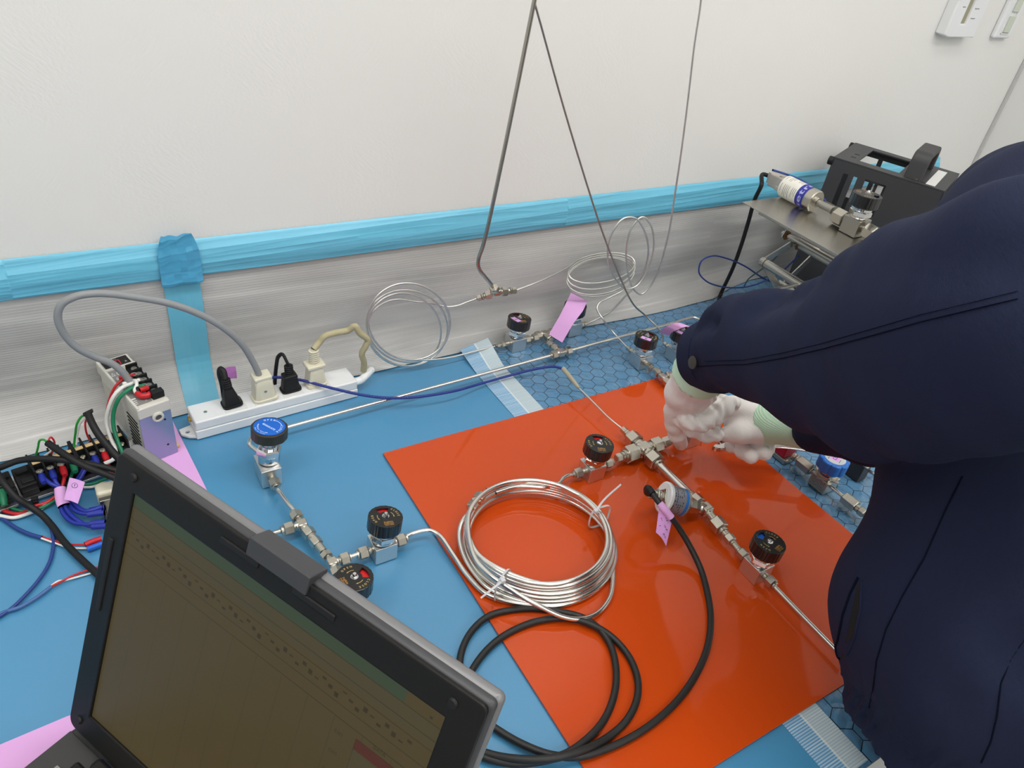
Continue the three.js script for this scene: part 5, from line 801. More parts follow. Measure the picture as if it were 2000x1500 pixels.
// ---------- lab jack with transducer and valve on it ----------
const JH = 0.277;
{
  const x0 = T(1457, 398, JH).x, x1 = T(1665, 418, JH).x, z0 = T(1512, 386, JH).z, z1 = T(1650, 506, JH).z + 0.004, xc = (x0 + x1) / 2;
  const g = thing('lab_jack', 'stainless scissor lab jack with a thin square top plate behind the navy sleeve', 'lab jack');
  const plate = std(lin(0.50, 0.48, 0.44), 0.26, 1, { bumpMap: brushed, bumpScale: 0.00006 });
  mesh('top_plate', box(x1 - x0, 0.0016, z1 - z0, 0.0004, xc, JH - 0.0008, (z0 + z1) / 2), plate, g);
  mesh('plate_lip', merge([box(0.0012, 0.012, z1 - z0 - 0.06, 0.0003, x0 + 0.020, JH - 0.0075, (z0 + z1) / 2), box(0.014, 0.0012, z1 - z0 - 0.06, 0.0003, x0 + 0.026, JH - 0.0135, (z0 + z1) / 2)]), plate, g);
  const zA = z0 + 0.022, zB = z1 - 0.03, tl = W(1531, 456, zA), ml = W(1490, 511, zA);
  tl.y = Math.min(tl.y, JH - 0.018); const by = 0.016, xm = 1.325, mid = (v) => V(2 * xm - v.x, v.y, v.z);
  const bl = V(tl.x, by, zA), rust = std(lin(0.20, 0.10, 0.04), 0.7, 0.4);
  const flatBar = (a, b) => { const d = dirTo(a, b), n = a.distanceTo(b); const q = box(0.016, n + 0.014, 0.003, 0.001, 0, n / 2, 0); return basis(q, a, d.clone().cross(ZP).normalize(), d, ZP); };
  for (const z of [zA, zB]) for (const [a, b, dz] of [[ml, mid(tl), 0], [mid(ml), tl, 0.004], [ml, mid(bl), 0.004], [mid(ml), bl, 0]]) mesh('arm', flatBar(a.clone().setZ(z + dz), b.clone().setZ(z + dz)), plate, g);
  const rod = (p, r) => mesh('rod', aim(bar(r, zB - zA + 0.012, 20), p.clone().setZ(zA - 0.004), ZP), plate, g);
  const cross = (p, q) => p.clone().add(mid(q)).multiplyScalar(0.5);
  rod(ml, 0.0095); rod(mid(ml), 0.0095); rod(tl, 0.0045); rod(mid(tl), 0.0045); rod(bl, 0.0045); rod(mid(bl), 0.0045); rod(V(xm, (ml.y + tl.y) / 2, 0), 0.0065); rod(V(xm, (ml.y + by) / 2, 0), 0.0065);
  for (const p of [ml, tl, V(xm, (ml.y + tl.y) / 2, 0)]) for (const z of [zA + 0.008, zB - 0.004]) mesh('washer', aim(bar(0.0105, 0.0015, 20), p.clone().setZ(z), ZP), rust, g);
  mesh('lead_screw', aim(bar(0.004, x1 - x0 + 0.03, 16), V(x0 - 0.005, ml.y, (zA + zB) / 2), XP), plate, g);
  mesh('base_plate', box(x1 - x0, 0.002, z1 - z0, 0.0005, xc, 0.0024, (z0 + z1) / 2), plate, g);
  for (const x of [x0 + 0.001, x1 - 0.001]) mesh('base_lip', box(0.002, 0.022, z1 - z0, 0.0005, x, 0.0135, (z0 + z1) / 2), plate, g);
  settle(g);
  // transducer lying on the plate, axis toward the viewer
  const ax = T(1572, 383, JH + 0.0225), at = (px, py) => V(ax.x, ax.y, T(px, py, JH + 0.0225).z);
  const t = thing('pressure_transducer', 'white-labelled cylinder transducer with blue lettered band lying on the lab jack', 'sensor');
  const zb = at(1533, 364).z, ze = at(1592, 394).z, L = ze - zb;
  const lab = canvasTex(512, 512, (c) => {
    c.fillStyle = '#e4e2d8'; c.fillRect(0, 0, 512, 512);
    c.fillStyle = '#2a2f94'; c.fillRect(0, 0, 512, 150);
    c.fillStyle = '#aeb0e0'; c.font = 'bold 105px sans-serif'; for (const x of [145, 400]) { c.save(); c.translate(x, 75); c.rotate(Math.PI); c.textAlign = 'center'; c.fillText('setra', 0, 36); c.restore(); }
    c.fillStyle = '#3a3a3a'; for (let i = 0; i < 10; i++) for (let j = 0; j < 4; j++) if (rnd() > 0.25) c.fillRect(30 + j * 122, 180 + i * 32, 40 + rnd() * 60, 7);
  });
  const pale = std(lin(0.50, 0.47, 0.43), 0.5, 0.4);
  const can = new THREE.CylinderGeometry(0.0215, 0.0215, L * 0.80, 48, 1, true); can.rotateY(Math.PI * 0.78); can.translate(0, L * 0.40, 0);
  mesh('case', aim(merge([lathe([[0, 0], [0.019, 0], [0.0212, 0.002], [0.0212, L], [0.0195, L + 0.0015], [0, L + 0.0015]], 48)]), V(ax.x, ax.y, zb), ZP), M.steel, t);
  mesh('label_wrap', (() => { const q = can; q.rotateX(Math.PI / 2); q.rotateZ(Math.PI); q.scale(1, 1, 1); q.translate(ax.x, ax.y, zb); return q; })(), std(0xffffff, 0.45, 0, { map: lab }), t);
  mesh('connector', box(0.030, 0.026, 0.034, 0.003, ax.x, ax.y + 0.003, zb - 0.017), pale, t);
  mesh('connector_plug', merge([box(0.024, 0.022, 0.010, 0.002, ax.x, ax.y + 0.005, zb - 0.036), box(0.034, 0.008, 0.012, 0.001, ax.x, ax.y - 0.006, zb - 0.006)]), pale, t);
  for (const [dx, dz] of [[-0.008, -0.012], [0.008, -0.024]]) mesh('screw', bar(0.003, 0.002, 14).translate(ax.x + dx, ax.y + 0.0155, zb + dz), M.steel, t);
  let p = run(t, V(ax.x, ax.y, ze), ZP, [['c', 0.006, 0.010], ['c', 0.032, 0.0068], ['c', 0.004, 0.0078]], M.dullsteel);
  settle(t);
  p = V(ax.x, ax.y, Math.max(p.z, at(1622, 416).z));
  const v = valve({ label: 'black knob valve on the lab jack plate beside the white transducer', group: GV, x: ax.x, z: p.z + 0.046, y: JH + 0.0012, lean: [0.002, -0.002], knob: 3.6, win: 'blue', blockMat: M.dullsteel, scale: 1.15, ports: { zn: [['n', 0.020, 0.024]], zp: [['n', 0.018, 0.022], ['c', 0.004, 0.008], ['n', 0.01, 0.015]] } });
  // cable of the transducer and the blue wires
  const cs = V(ax.x, ax.y + 0.004, zb - 0.041);
  solo('cable', sweep([cs, cs.clone().add(V(-0.012, 0.001, -0.012)), W(1487, 362, zb - 0.03), W(1474, 390, 0.03), W(1462, 432, 0.02), W(1448, 478, 0.02), W(1432, 522, 0.015), T(1408, 574, 0.006), T(1402, 598, 0.006), T(1410, 630, 0.006)], 0.0042, { seg: 90, radial: 12 }), M.rubber, 'black cable curving down from the lab jack transducer to the bench', 'cable');
  solo('wire', sweep([W(1509, 332, 0.06), W(1540, 342, 0.07), W(1565, 352, 0.08), W(1590, 370, 0.10), W(1612, 392, 0.12)], 0.0021, { seg: 40 }), M.tcblue, 'blue wire passing behind the lab jack transducer', 'wire');
  solo('wire', sweep(Wp([[1512, 553, 0.045], [1490, 543, 0.035], [1455, 520, 0.03], [1420, 505, 0.03], [1390, 500, 0.03], [1370, 510, 0.03], [1365, 530, 0.03], [1378, 548, 0.03], [1405, 559, 0.03], [1440, 562, 0.03], [1475, 556, 0.035], [1520, 535, 0.05], [1560, 500, 0.08]]), 0.0017, { seg: 120 }), M.tcblue, 'thin blue wire looping in front of the plastic sheeting left of the lab jack', 'wire');
  solo('wire', sweep([...Wp([[1453, 560, 0.03], [1462, 545, 0.032], [1485, 528, 0.035], [1510, 508, 0.045], [1525, 490, 0.06], [1530, 482, 0.065]])], 0.0015, { seg: 50 }), std(lin(0.03, 0.09, 0.09), 0.5), 'thin dark green wire rising behind the lab jack arms', 'wire');
}
// ---------- black instrument with handle ----------
{
  const h = 0.336, A = T(1629, 306, h), N = T(1825, 367, h), K = T(1690, 283, h);
  const lx = dirTo(A, N), sx = dirTo(A, K); sx.addScaledVector(lx, -sx.dot(lx)).normalize();
  const LEN = A.distanceTo(N) + 0.02, WID = 0.165;
  const g = thing('instrument_case', 'black metal instrument case with slots and top handle behind the lab jack', 'instrument');
  const mat = std(lin(0.042, 0.043, 0.047), 0.5), L = (geo) => basis(geo, V(A.x, 0, A.z), lx, YP, sx.clone());   // x along, y up, z away from the viewer
  const slotted = (w, hh, rects, depth = 0.002) => { const s = new THREE.Shape(); s.moveTo(0, 0); s.lineTo(w, 0); s.lineTo(w, hh); s.lineTo(0, hh); s.closePath(); for (const [a, b, c, d] of rects) { const p = new THREE.Path(); p.moveTo(a, b); p.lineTo(a, d); p.lineTo(c, d); p.lineTo(c, b); p.closePath(); s.holes.push(p); } return new THREE.ExtrudeGeometry(s, { depth, bevelEnabled: false }); };
  const slots = [[0.030, h - 0.105, 0.041, h - 0.026], [0.052, h - 0.105, 0.060, h - 0.026], [0.076, h - 0.092, 0.119, h - 0.024]];
  const handed = lx.clone().cross(YP).dot(sx) > 0 ? 1 : -1;
  mesh('side_panel', L(slotted(LEN, h - 0.003, slots)), mat, g);
  mesh('side_panel', L(slotted(LEN, h - 0.003, [[0.012, h - 0.12, 0.06, h - 0.02], [0.070, h - 0.12, 0.125, h - 0.02]]).translate(0, 0, WID - 0.002)), mat, g);
  mesh('divider', L(merge([box(0.006, 0.10, 0.002, 0, 0.098, h - 0.07, 0.014), box(0.006, 0.10, 0.002, 0, 0.116, h - 0.07, 0.014), box(0.05, 0.006, 0.012, 0, 0.097, h - 0.026, 0.01)])), mat, g);
  mesh('top_panel', L((() => { const t = slotted(LEN, WID, [[0.045, 0.028, 0.128, WID - 0.022]], 0.0025); t.rotateX(Math.PI / 2); t.translate(0, h, 0); return t; })()), mat, g);
  mesh('end_panel', L(box(0.002, h * 0.55, WID, 0, LEN - 0.001, h * 0.275 + h * 0.44, WID / 2)), mat, g);
  mesh('base_panel', L(box(LEN, 0.004, WID, 0, LEN / 2, 0.0035, WID / 2)), mat, g);
  mesh('circuit_panel', L(box(0.07, 0.003, 0.06, 0.0005, 0.13, h - 0.026, 0.06)), std(lin(0.10, 0.10, 0.105), 0.5), g);
  mesh('sticker', L(box(0.020, 0.0005, 0.016, 0, 0.118, h - 0.0238, 0.055)), M.white, g);
  for (const z of [0.004, WID - 0.004]) mesh('foot', L(aim(lathe([[0, 0], [0.008, 0], [0.009, 0.001], [0.009, 0.010], [0.008, 0.011], [0, 0.011]], 20), V(0.002, h - 0.010, z), V(-1, 0, 0))), M.rubber, g);
  const hs = new THREE.Shape(), hw = WID * 0.74, hh = 0.052;
  hs.moveTo(0, 0); hs.lineTo(0.004, hh - 0.022); hs.quadraticCurveTo(0.007, hh, 0.026, hh); hs.lineTo(hw - 0.026, hh); hs.quadraticCurveTo(hw - 0.007, hh, hw - 0.004, hh - 0.022); hs.lineTo(hw, 0); hs.lineTo(hw - 0.011, 0); hs.lineTo(hw - 0.015, hh - 0.026); hs.quadraticCurveTo(hw - 0.017, hh - 0.012, hw - 0.028, hh - 0.012); hs.lineTo(0.028, hh - 0.012); hs.quadraticCurveTo(0.017, hh - 0.012, 0.015, hh - 0.026); hs.lineTo(0.011, 0); hs.closePath();
  const hg = new THREE.ExtrudeGeometry(hs, { depth: 0.026, bevelEnabled: true, bevelThickness: 0.004, bevelSize: 0.003, bevelOffset: -0.003, bevelSegments: 3 });
  hg.rotateY(-Math.PI / 2); hg.translate(LEN * 0.645 + 0.026, h + 0.0005, 0.010);
  mesh('handle', L(hg), std(lin(0.040, 0.040, 0.042), 0.55), g);
  mesh('name_strip', L(box(0.018, 0.0005, WID * 0.8, 0, LEN - 0.030, h + 0.0006, WID * 0.45)), std(lin(0.72, 0.72, 0.70), 0.5), g);
  mesh('end_block', L(box(0.075, h - 0.016, WID - 0.01, 0.004, LEN + 0.0395, (h - 0.016) / 2 + 0.002, WID / 2)), mat, g);
  mesh('thumb_screw', L(bar(0.004, 0.004, 14).translate(0.165, h, 0.014)), std(lin(0.45, 0.36, 0.22), 0.3, 1), g);
  for (const [a, c] of [[0.03, 0.04], [0.03, 0.07], [0.145, 0.03], [0.15, 0.07], [0.18, 0.012]]) mesh('slot', L(box(0.010, 0.0006, 0.003, 0, a, h + 0.0001, c)), M.matteblack, g);
  settle(g);
}
// ---------- gas line at the right of the mat ----------
{
  const LX = 0.9665, y = 0.017;
  const m = thing('flow_controller', 'red flow controller on a steel base behind the right glove', 'flow controller');
  const mx = 0.965, mz0 = 0.37, mz1 = 0.476;
  mesh('base', box(0.030, 0.009, mz1 - mz0, 0.001, mx, 0.006, (mz0 + mz1) / 2), M.dullsteel, m);
  mesh('cover', box(0.030, 0.081, mz1 - mz0 - 0.006, 0.002, mx, 0.0517, (mz0 + mz1) / 2 - 0.002), std(lin(0.36, 0.006, 0.028), 0.35), m);
  const tt = canvasTex(512, 256, (c) => { c.fillStyle = '#a30f2c'; c.fillRect(0, 0, 512, 256); c.fillStyle = '#8d8d84'; c.fillRect(0, 0, 150, 256); c.fillStyle = '#e6e0dc'; c.beginPath(); c.moveTo(150, 0); c.lineTo(185, 0); c.lineTo(215, 256); c.lineTo(150, 256); c.fill(); c.fillStyle = '#f0e8e6'; c.font = 'bold 120px sans-serif'; c.save(); c.translate(225, 160); c.fillText('HO', 0, 20); c.restore(); c.fillStyle = '#44443e'; for (let i = 0; i < 40; i++) c.fillRect(8 + (i % 5) * 28, 10 + Math.floor(i / 5) * 30, 22, 7); });
  const tp = new THREE.PlaneGeometry(mz1 - mz0 - 0.012, 0.028); tp.rotateX(-Math.PI / 2); tp.rotateY(-Math.PI / 2); tp.translate(mx, 0.0926, (mz0 + mz1) / 2 - 0.002);
  mesh('label_plate', tp, std(0xffffff, 0.4, 0, { map: tt }), m);
  run(m, V(LX, y, mz1), ZP, [['c', 0.004, 0.007], ['h', 0.004, 0.014], ['c', 0.004, 0.006]], M.steel);
  for (const dx of [-0.011, 0.011]) mesh('bolt', aim(bar(0.003, 0.003, 14), V(mx + dx, 0.010, mz1), ZP), M.steel, m);
  settle(m);
  const n1 = thing('pipe_union', 'square steel union beside the red flow controller', 'pipe fitting');
  run(n1, V(LX, y, mz1 + 0.013), ZP, [['h', 0.026, 0.019], ['r', 0.003, 0.006]], M.steel); settle(n1);
  const cz = 0.5395;
  solo('steel_pipe', sweep([V(LX, y, mz1 + 0.040), V(LX, y, cz - 0.0165)], 0.0032, { seg: 2 }), M.tube, 'short steel pipe between the square union and the blue knob valve', 'pipe');
  const v = thing('knob_valve', 'valve with bright blue lobed knob and pink sticker by the navy jacket', 'valve');
  const etched = canvasTex(256, 256, (c) => { c.fillStyle = '#a9a49a'; c.fillRect(0, 0, 256, 256); c.fillStyle = '#4c463e'; for (let r = 0; r < 7; r++) for (let i = 0; i < 9; i++) if (rnd() > 0.2) c.fillRect(24 + i * 23, 24 + r * 30, 8 + rnd() * 12, r ? 7 : 13); });
  mesh('block', box(0.032, 0.024, 0.032, 0.0015, 0, 0.013, 0), M.steel, v);
  const ep = new THREE.PlaneGeometry(0.030, 0.022); ep.rotateY(-Math.PI / 2); ep.translate(-0.0162, 0.013, 0);
  mesh('etched_plate', ep, std(0xffffff, 0.4, 0.6, { map: etched }), v);
  mesh('bonnet', lathe([[0, 0], [0.0155, 0], [0.0155, 0.006], [0.013, 0.008], [0.013, 0.014], [0, 0.014]], 40).translate(0, 0.025, 0), M.steel, v);
  mesh('flange', box(0.034, 0.003, 0.034, 0.001, 0.002, 0.026, 0).rotateY(0.78), M.steel, v);
  const red = canvasTex(128, 64, (c) => { c.fillStyle = '#b8472c'; c.fillRect(0, 0, 128, 64); c.strokeStyle = '#f0a48c'; c.lineWidth = 4; c.strokeRect(8, 8, 112, 32); c.fillStyle = '#f3b49e'; c.font = 'bold 26px monospace'; c.fillText('N1302', 18, 33); });
  const rp = new THREE.CylinderGeometry(0.0134, 0.0134, 0.014, 24, 1, true, Math.PI * 1.25, Math.PI * 0.5); rp.translate(0, 0.033, 0);
  mesh('tag_band', rp, std(0xffffff, 0.5, 0, { map: red, side: THREE.DoubleSide }), v);
  const ks = new THREE.Shape(); for (let k = 0; k < 96; k++) { const a = k / 96 * 6.28318, r = 0.0215 + 0.0022 * Math.pow(Math.abs(Math.cos(a * 4)), 0.6); ks[k ? 'lineTo' : 'moveTo'](r * Math.cos(a), r * Math.sin(a)); } ks.closePath();
  const kg = new THREE.ExtrudeGeometry(ks, { depth: 0.016, bevelEnabled: true, bevelThickness: 0.003, bevelSize: 0.003, bevelOffset: -0.003, bevelSegments: 4 }); kg.rotateX(-Math.PI / 2); kg.translate(0, 0.043, 0);
  const kn = mesh('knob', kg, phys(lin(0.008, 0.16, 0.62), 0.3, { clearcoat: 0.3 }), v);
  const ft = canvasTex(256, 256, (c) => { c.fillStyle = '#c9cdd2'; c.fillRect(0, 0, 256, 256); c.fillStyle = '#77798a'; c.fillRect(40, 60, 50, 10); c.fillRect(60, 190, 80, 8); c.fillStyle = '#e2a6e6'; c.fillRect(70, 75, 130, 105); c.fillStyle = '#4a2f8a'; c.font = 'bold 64px sans-serif'; c.fillText('CLs', 82, 150); });
  const fc = new THREE.CircleGeometry(0.0165, 40); fc.rotateX(-Math.PI / 2); fc.rotateY(0.35); fc.translate(0, 0.0622, 0);
  mesh('face_plate', fc, std(0xffffff, 0.4, 0, { map: ft }), kn).userData.label = 'white face plate with pink lettered sticker';
  v.position.set(LX + 0.004, 0.001, cz);
  solo('steel_pipe', sweep([V(LX, y, cz + 0.0165), V(LX, y, cz + 0.04)], 0.0032, { seg: 2 }), M.tube, 'short steel pipe in front of the blue knob valve', 'pipe');
  const n2 = thing('pipe_union', 'square steel union and nuts running under the navy jacket edge', 'pipe fitting');
  run(n2, V(LX, y, cz + 0.040), ZP, [['r', 0.002, 0.006], ['h', 0.024, 0.019], ['c', 0.006, 0.006], ['n', 0.010, 0.0143], ['r', 0.003, 0.0052], ['t', 0.05, 0.0032]], M.steel); settle(n2);
  const bx = T(1664, 938, 0), bb = thing('flow_controller', 'dark block with steel plate and thin pipe behind the blue knob valve', 'flow controller');
  mesh('body', box(0.022, 0.034, 0.036, 0.001, bx.x + 0.012, 0.0182, bx.z - 0.010), std(lin(0.03, 0.028, 0.03), 0.4), bb);
  mesh('plate', box(0.044, 0.002, 0.044, 0.0005, bx.x + 0.022, 0.0362, bx.z - 0.010), M.steel, bb);
  mesh('pipe', sweep([V(bx.x + 0.02, 0.022, bx.z + 0.006), V(bx.x + 0.02, 0.022, bx.z + 0.03), V(bx.x + 0.021, 0.020, bx.z + 0.036), V(bx.x + 0.036, 0.018, bx.z + 0.045)], 0.003, { seg: 16 }), M.tube, bb);
  settle(bb);
  // fittings half hidden by the left glove
  fitting('pipe_tee', 'steel tee between the M1 valve and the left glove cuff', T(1294, 737, 0.018), [dirTo(T(1294, 737, 0.018), T(1270, 713, 0.018)), dirTo(T(1294, 737, 0.018), T(1325, 768, 0.018)), XP], 0.0062, 0.011, [[['n', 0.012, 0.0143], ['c', 0.004, 0.006]], [['n', 0.012, 0.0143]], [['n', 0.010, 0.0143]]]);
}

// ---------- the person: a signed distance field meshed by surface nets ----------
function nets(sdf, lo, hi, cell) {
  const nx = Math.ceil((hi.x - lo.x) / cell) + 1, ny = Math.ceil((hi.y - lo.y) / cell) + 1, nz = Math.ceil((hi.z - lo.z) / cell) + 1, F = new Float32Array(nx * ny * nz), p = V(0, 0, 0);
  for (let k = 0, i = 0; k < nz; k++) for (let j = 0; j < ny; j++) for (let q = 0; q < nx; q++, i++) F[i] = sdf(p.set(lo.x + q * cell, lo.y + j * cell, lo.z + k * cell));
  const id = new Int32Array(nx * ny * nz).fill(-1), pos = [], idx = [], S = [1, nx, nx * ny];
  const E = [[0, 1], [2, 3], [4, 5], [6, 7], [0, 2], [1, 3], [4, 6], [5, 7], [0, 4], [1, 5], [2, 6], [3, 7]];
  for (let k = 0; k < nz - 1; k++) for (let j = 0; j < ny - 1; j++) for (let q = 0; q < nx - 1; q++) {
    const b = q + j * nx + k * nx * ny, v = []; let m = 0;
    for (let c = 0; c < 8; c++) { v.push(F[b + (c & 1) + ((c >> 1) & 1) * nx + (c >> 2) * nx * ny]); if (v[c] < 0) m |= 1 << c; }
    if (m === 0 || m === 255) continue;
    let x = 0, y = 0, z = 0, n = 0;
    for (const [a, c] of E) if ((v[a] < 0) !== (v[c] < 0)) { const t = v[a] / (v[a] - v[c]); x += (a & 1) + t * ((c & 1) - (a & 1)); y += ((a >> 1) & 1) + t * (((c >> 1) & 1) - ((a >> 1) & 1)); z += (a >> 2) + t * ((c >> 2) - (a >> 2)); n++; }
    id[b] = pos.length / 3; pos.push(lo.x + (q + x / n) * cell, lo.y + (j + y / n) * cell, lo.z + (k + z / n) * cell);
  }
  for (let k = 1; k < nz - 1; k++) for (let j = 1; j < ny - 1; j++) for (let q = 1; q < nx - 1; q++) {
    const b = q + j * nx + k * nx * ny, s = F[b] < 0;
    for (let a = 0; a < 3; a++) if (s !== (F[b + S[a]] < 0)) { const u = S[(a + 1) % 3], w = S[(a + 2) % 3], A = id[b - u - w], B = id[b - w], C = id[b], D2 = id[b - u]; s ? idx.push(A, B, C, A, C, D2) : idx.push(A, C, B, A, D2, C); }
  }
  const nor = new Float32Array(pos.length), uv = new Float32Array(pos.length / 3 * 2), h = cell * 0.6, g3 = V(0, 0, 0);
  const at = (x, y, z) => sdf(p.set(x, y, z));
  for (let i = 0; i < pos.length; i += 3) {
    const [x, y, z] = [pos[i], pos[i + 1], pos[i + 2]];
    g3.set(at(x + h, y, z) - at(x - h, y, z), at(x, y + h, z) - at(x, y - h, z), at(x, y, z + h) - at(x, y, z - h)).normalize();
    nor[i] = g3.x; nor[i + 1] = g3.y; nor[i + 2] = g3.z; uv[i / 3 * 2] = x * 0.8 + z * 0.6; uv[i / 3 * 2 + 1] = y + 0.3 * (z * 0.8 - x * 0.6);
  }
  const g = new THREE.BufferGeometry();
  g.setAttribute('position', new THREE.Float32BufferAttribute(pos, 3)); g.setAttribute('normal', new THREE.Float32BufferAttribute(nor, 3)); g.setAttribute('uv', new THREE.Float32BufferAttribute(uv, 2)); g.setIndex(idx);
  return g;
}
const smin = (a, b, k) => { const h = Math.max(k - Math.abs(a - b), 0) / k; return Math.min(a, b) - h * h * k * 0.25; };
// a chain of stations [centre, radius] or [centre, radius along v, radius across, v]
function chain(st, k = 0.01) {
  const segs = [];
  for (let i = 0; i < st.length - 1; i++) {
    const [a, ra, ta, va] = st[i], [b, rb, tb, vb] = st[i + 1], ab = b.clone().sub(a), L2 = ab.lengthSq(), w = ab.clone().normalize();
    const v = (va ?? UP).clone().add(vb ?? va ?? UP); v.addScaledVector(w, -v.dot(w)).normalize();
    segs.push({ a, ab, L2, w, v, t: w.clone().cross(v), ra, rb, ta: ta ?? ra, tb: tb ?? rb, round: ta === undefined });
  }
  const q = V(0, 0, 0);
  return (p) => {
    let d = 1e3;
    for (const s of segs) {
      q.copy(p).sub(s.a); const f = Math.max(0, Math.min(1, q.dot(s.ab) / s.L2)); q.addScaledVector(s.ab, -f);
      const r1 = s.ra + (s.rb - s.ra) * f; let e;
      if (s.round) e = q.length() - r1;
      else { const r2 = s.ta + (s.tb - s.ta) * f, m = Math.min(r1, r2), x = q.dot(s.v) / r1, y = q.dot(s.t) / r2, z = q.dot(s.w) / m, l = Math.sqrt(x * x + y * y + z * z); e = l > 1e-6 ? (l - 1) * q.length() / l : -m; e = Math.abs(e) > 1e3 ? m : e; if (l < 1) e = (l - 1) * m; }
      d = smin(d, e, k);
    }
    return d;
  };
}
const N3 = (p, f, s = 0) => noise.noise(p.x * f + s, p.y * f - s, p.z * f + 2 * s);
const boundsOf = (pts, m) => { const b = new THREE.Box3().setFromPoints(pts); return [b.min.subScalar(m), b.max.addScalar(m)]; };
{
  const twill = dataTex(64, (u, v) => 0.5 + 0.5 * Math.sin((u * 1 + v * 2) * 6.28318 * 4)); twill.repeat.set(170, 170);
  const navy = phys(lin(0.0165, 0.0215, 0.052), 0.72, { bumpMap: twill, bumpScale: 0.00022, specularIntensity: 0.22, sheen: 0.12, sheenRoughness: 0.5, sheenColor: lin(0.10, 0.13, 0.24) });
  const navyDark = phys(lin(0.005, 0.0065, 0.016), 0.9, { specularIntensity: 0.1 }), black = std(lin(0.002, 0.002, 0.003), 0.9);
  const knit = dataTex(64, (u, v) => 0.5 + 0.25 * Math.sin(u * 6.28318 * 8) + 0.25 * Math.sin(v * 6.28318 * 8)); knit.repeat.set(55, 55);
  const gloveMat = std(lin(0.90, 0.86, 0.83), 0.75, 0, { bumpMap: knit, bumpScale: 0.00012 }), coat = std(lin(0.80, 0.78, 0.76), 0.6);
  const greenTex = canvasTex(64, 64, (c) => { c.fillStyle = '#e2f2dc'; c.fillRect(0, 0, 64, 64); c.fillStyle = '#aedfbd'; for (let i = 0; i < 4; i++) c.fillRect(0, i * 16, 64, 9); c.fillStyle = '#d6eed3'; for (let i = 0; i < 8; i++) c.fillRect(i * 8, 0, 2, 64); }); greenTex.repeat.set(95, 95);
  const cuffMat = std(0xffffff, 0.85, 0, { map: greenTex, bumpMap: knit, bumpScale: 0.0003 });
  const skin = std(lin(0.50, 0.30, 0.21), 0.55), hairMat = std(lin(0.012, 0.010, 0.009), 0.5);
  // stations of the jacket
  const SL = [[1402, 700, 0.985, 0.043, 0.041], [1432, 672, 0.95, 0.061, 0.050], [1500, 678, 0.885, 0.064, 0.054], [1600, 694, 0.79, 0.081, 0.062], [1700, 689, 0.705, 0.100, 0.070], [1800, 661, 0.63, 0.0995, 0.070], [1900, 639, 0.575, 0.0948, 0.070], [2000, 607, 0.535, 0.094, 0.070], [2120, 585, 0.52, 0.093, 0.072]].map(([x, y, d, a, b]) => [D(x, y, d), a, b, UP]);
  const SR = [[1592, 842, 1.085, 0.033], [1700, 838, 0.99, 0.046], [1850, 770, 0.88, 0.060], [1945, 600, 0.84, 0.066], [2004, 428, 0.81, 0.078]].map(([x, y, d, r]) => [D(x, y, d), r]);
  const FWD = V(-0.45, 0, -0.89), SIDE = V(0.89, 0, -0.45);
  const TO = [[2080, 560, 0.665, 0.105, 0.12], [2075, 750, 0.70, 0.135, 0.13], [2062, 950, 0.715, 0.150, 0.135], [2058, 1095, 0.72, 0.155, 0.14], [1978, 1235, 0.73, 0.158, 0.14], [1945, 1400, 0.765, 0.142, 0.14]].map(([x, y, d, a, b]) => [D(x, y, d), a, b, FWD]);
  const YOKE = [[D(2120, 585, 0.53), 0.085], [D(2060, 500, 0.665), 0.095], [D(2004, 430, 0.81), 0.079]];
  const sl = chain(SL, 0.02), sr = chain(SR, 0.02), to = chain(TO, 0.03), yo = chain(YOKE, 0.03);
  const hem = TO[5][0], axisT = dirTo(TO[3][0], TO[5][0]), cuffC = SL[0][0], axisS = dirTo(SL[0][0], SL[3][0]);
  const line = (pts) => chain(pts.map(([x, y, d]) => [D(x, y, d), 0]), 0.012);
  const V1 = line([[1490, 606, 0.84], [1600, 580, 0.735], [1700, 566, 0.645], [1800, 552, 0.572], [1900, 530, 0.515], [1990, 500, 0.475]]), V2 = line([[1362, 641, 0.955], [1384, 634, 0.935], [1408, 640, 0.91]]), V3 = line([[1500, 560, 0.86], [1540, 600, 0.82], [1600, 640, 0.745]]);
  const V4 = line([[1800, 960, 0.60], [1785, 1080, 0.60], [1800, 1200, 0.60]]), V5 = line([[1890, 1110, 0.585], [1930, 1210, 0.585], [2000, 1290, 0.60]]), V6 = line([[1740, 1000, 0.63], [1720, 1120, 0.635], [1700, 1260, 0.645]]), V7 = line([[1860, 1180, 0.59], [1840, 1290, 0.60], [1850, 1380, 0.62]]);
  const dent = (f, p, a, w) => { const d = f(p); return a * Math.exp(-d * d / (w * w)); };
  const jacket = (p) => {
    let a = sl(p);
    if (a < 0.05) {                                     // soft folds of the sleeve, closer together near the cuff and the elbow
      const s = p.clone().sub(cuffC), f = s.dot(axisS), u = s.dot(UP);
      a += 0.0045 * N3(p, 7, 2) + 0.0035 * Math.sin(f * 34 + u * 30 + 3 * N3(p, 6, 1)) * Math.exp(-Math.pow((f - 0.10) / 0.10, 2)) * (0.4 + 0.6 * N3(p, 9, 5)) + 0.003 * Math.sin(f * 60 + u * 12) * Math.exp(-Math.pow((f - 0.035) / 0.03, 2)) + dent(V1, p, 0.010, 0.026) + dent(V2, p, 0.010, 0.012) + dent(V3, p, 0.005, 0.014);
    }
    const dt = to(p); let t = dt;
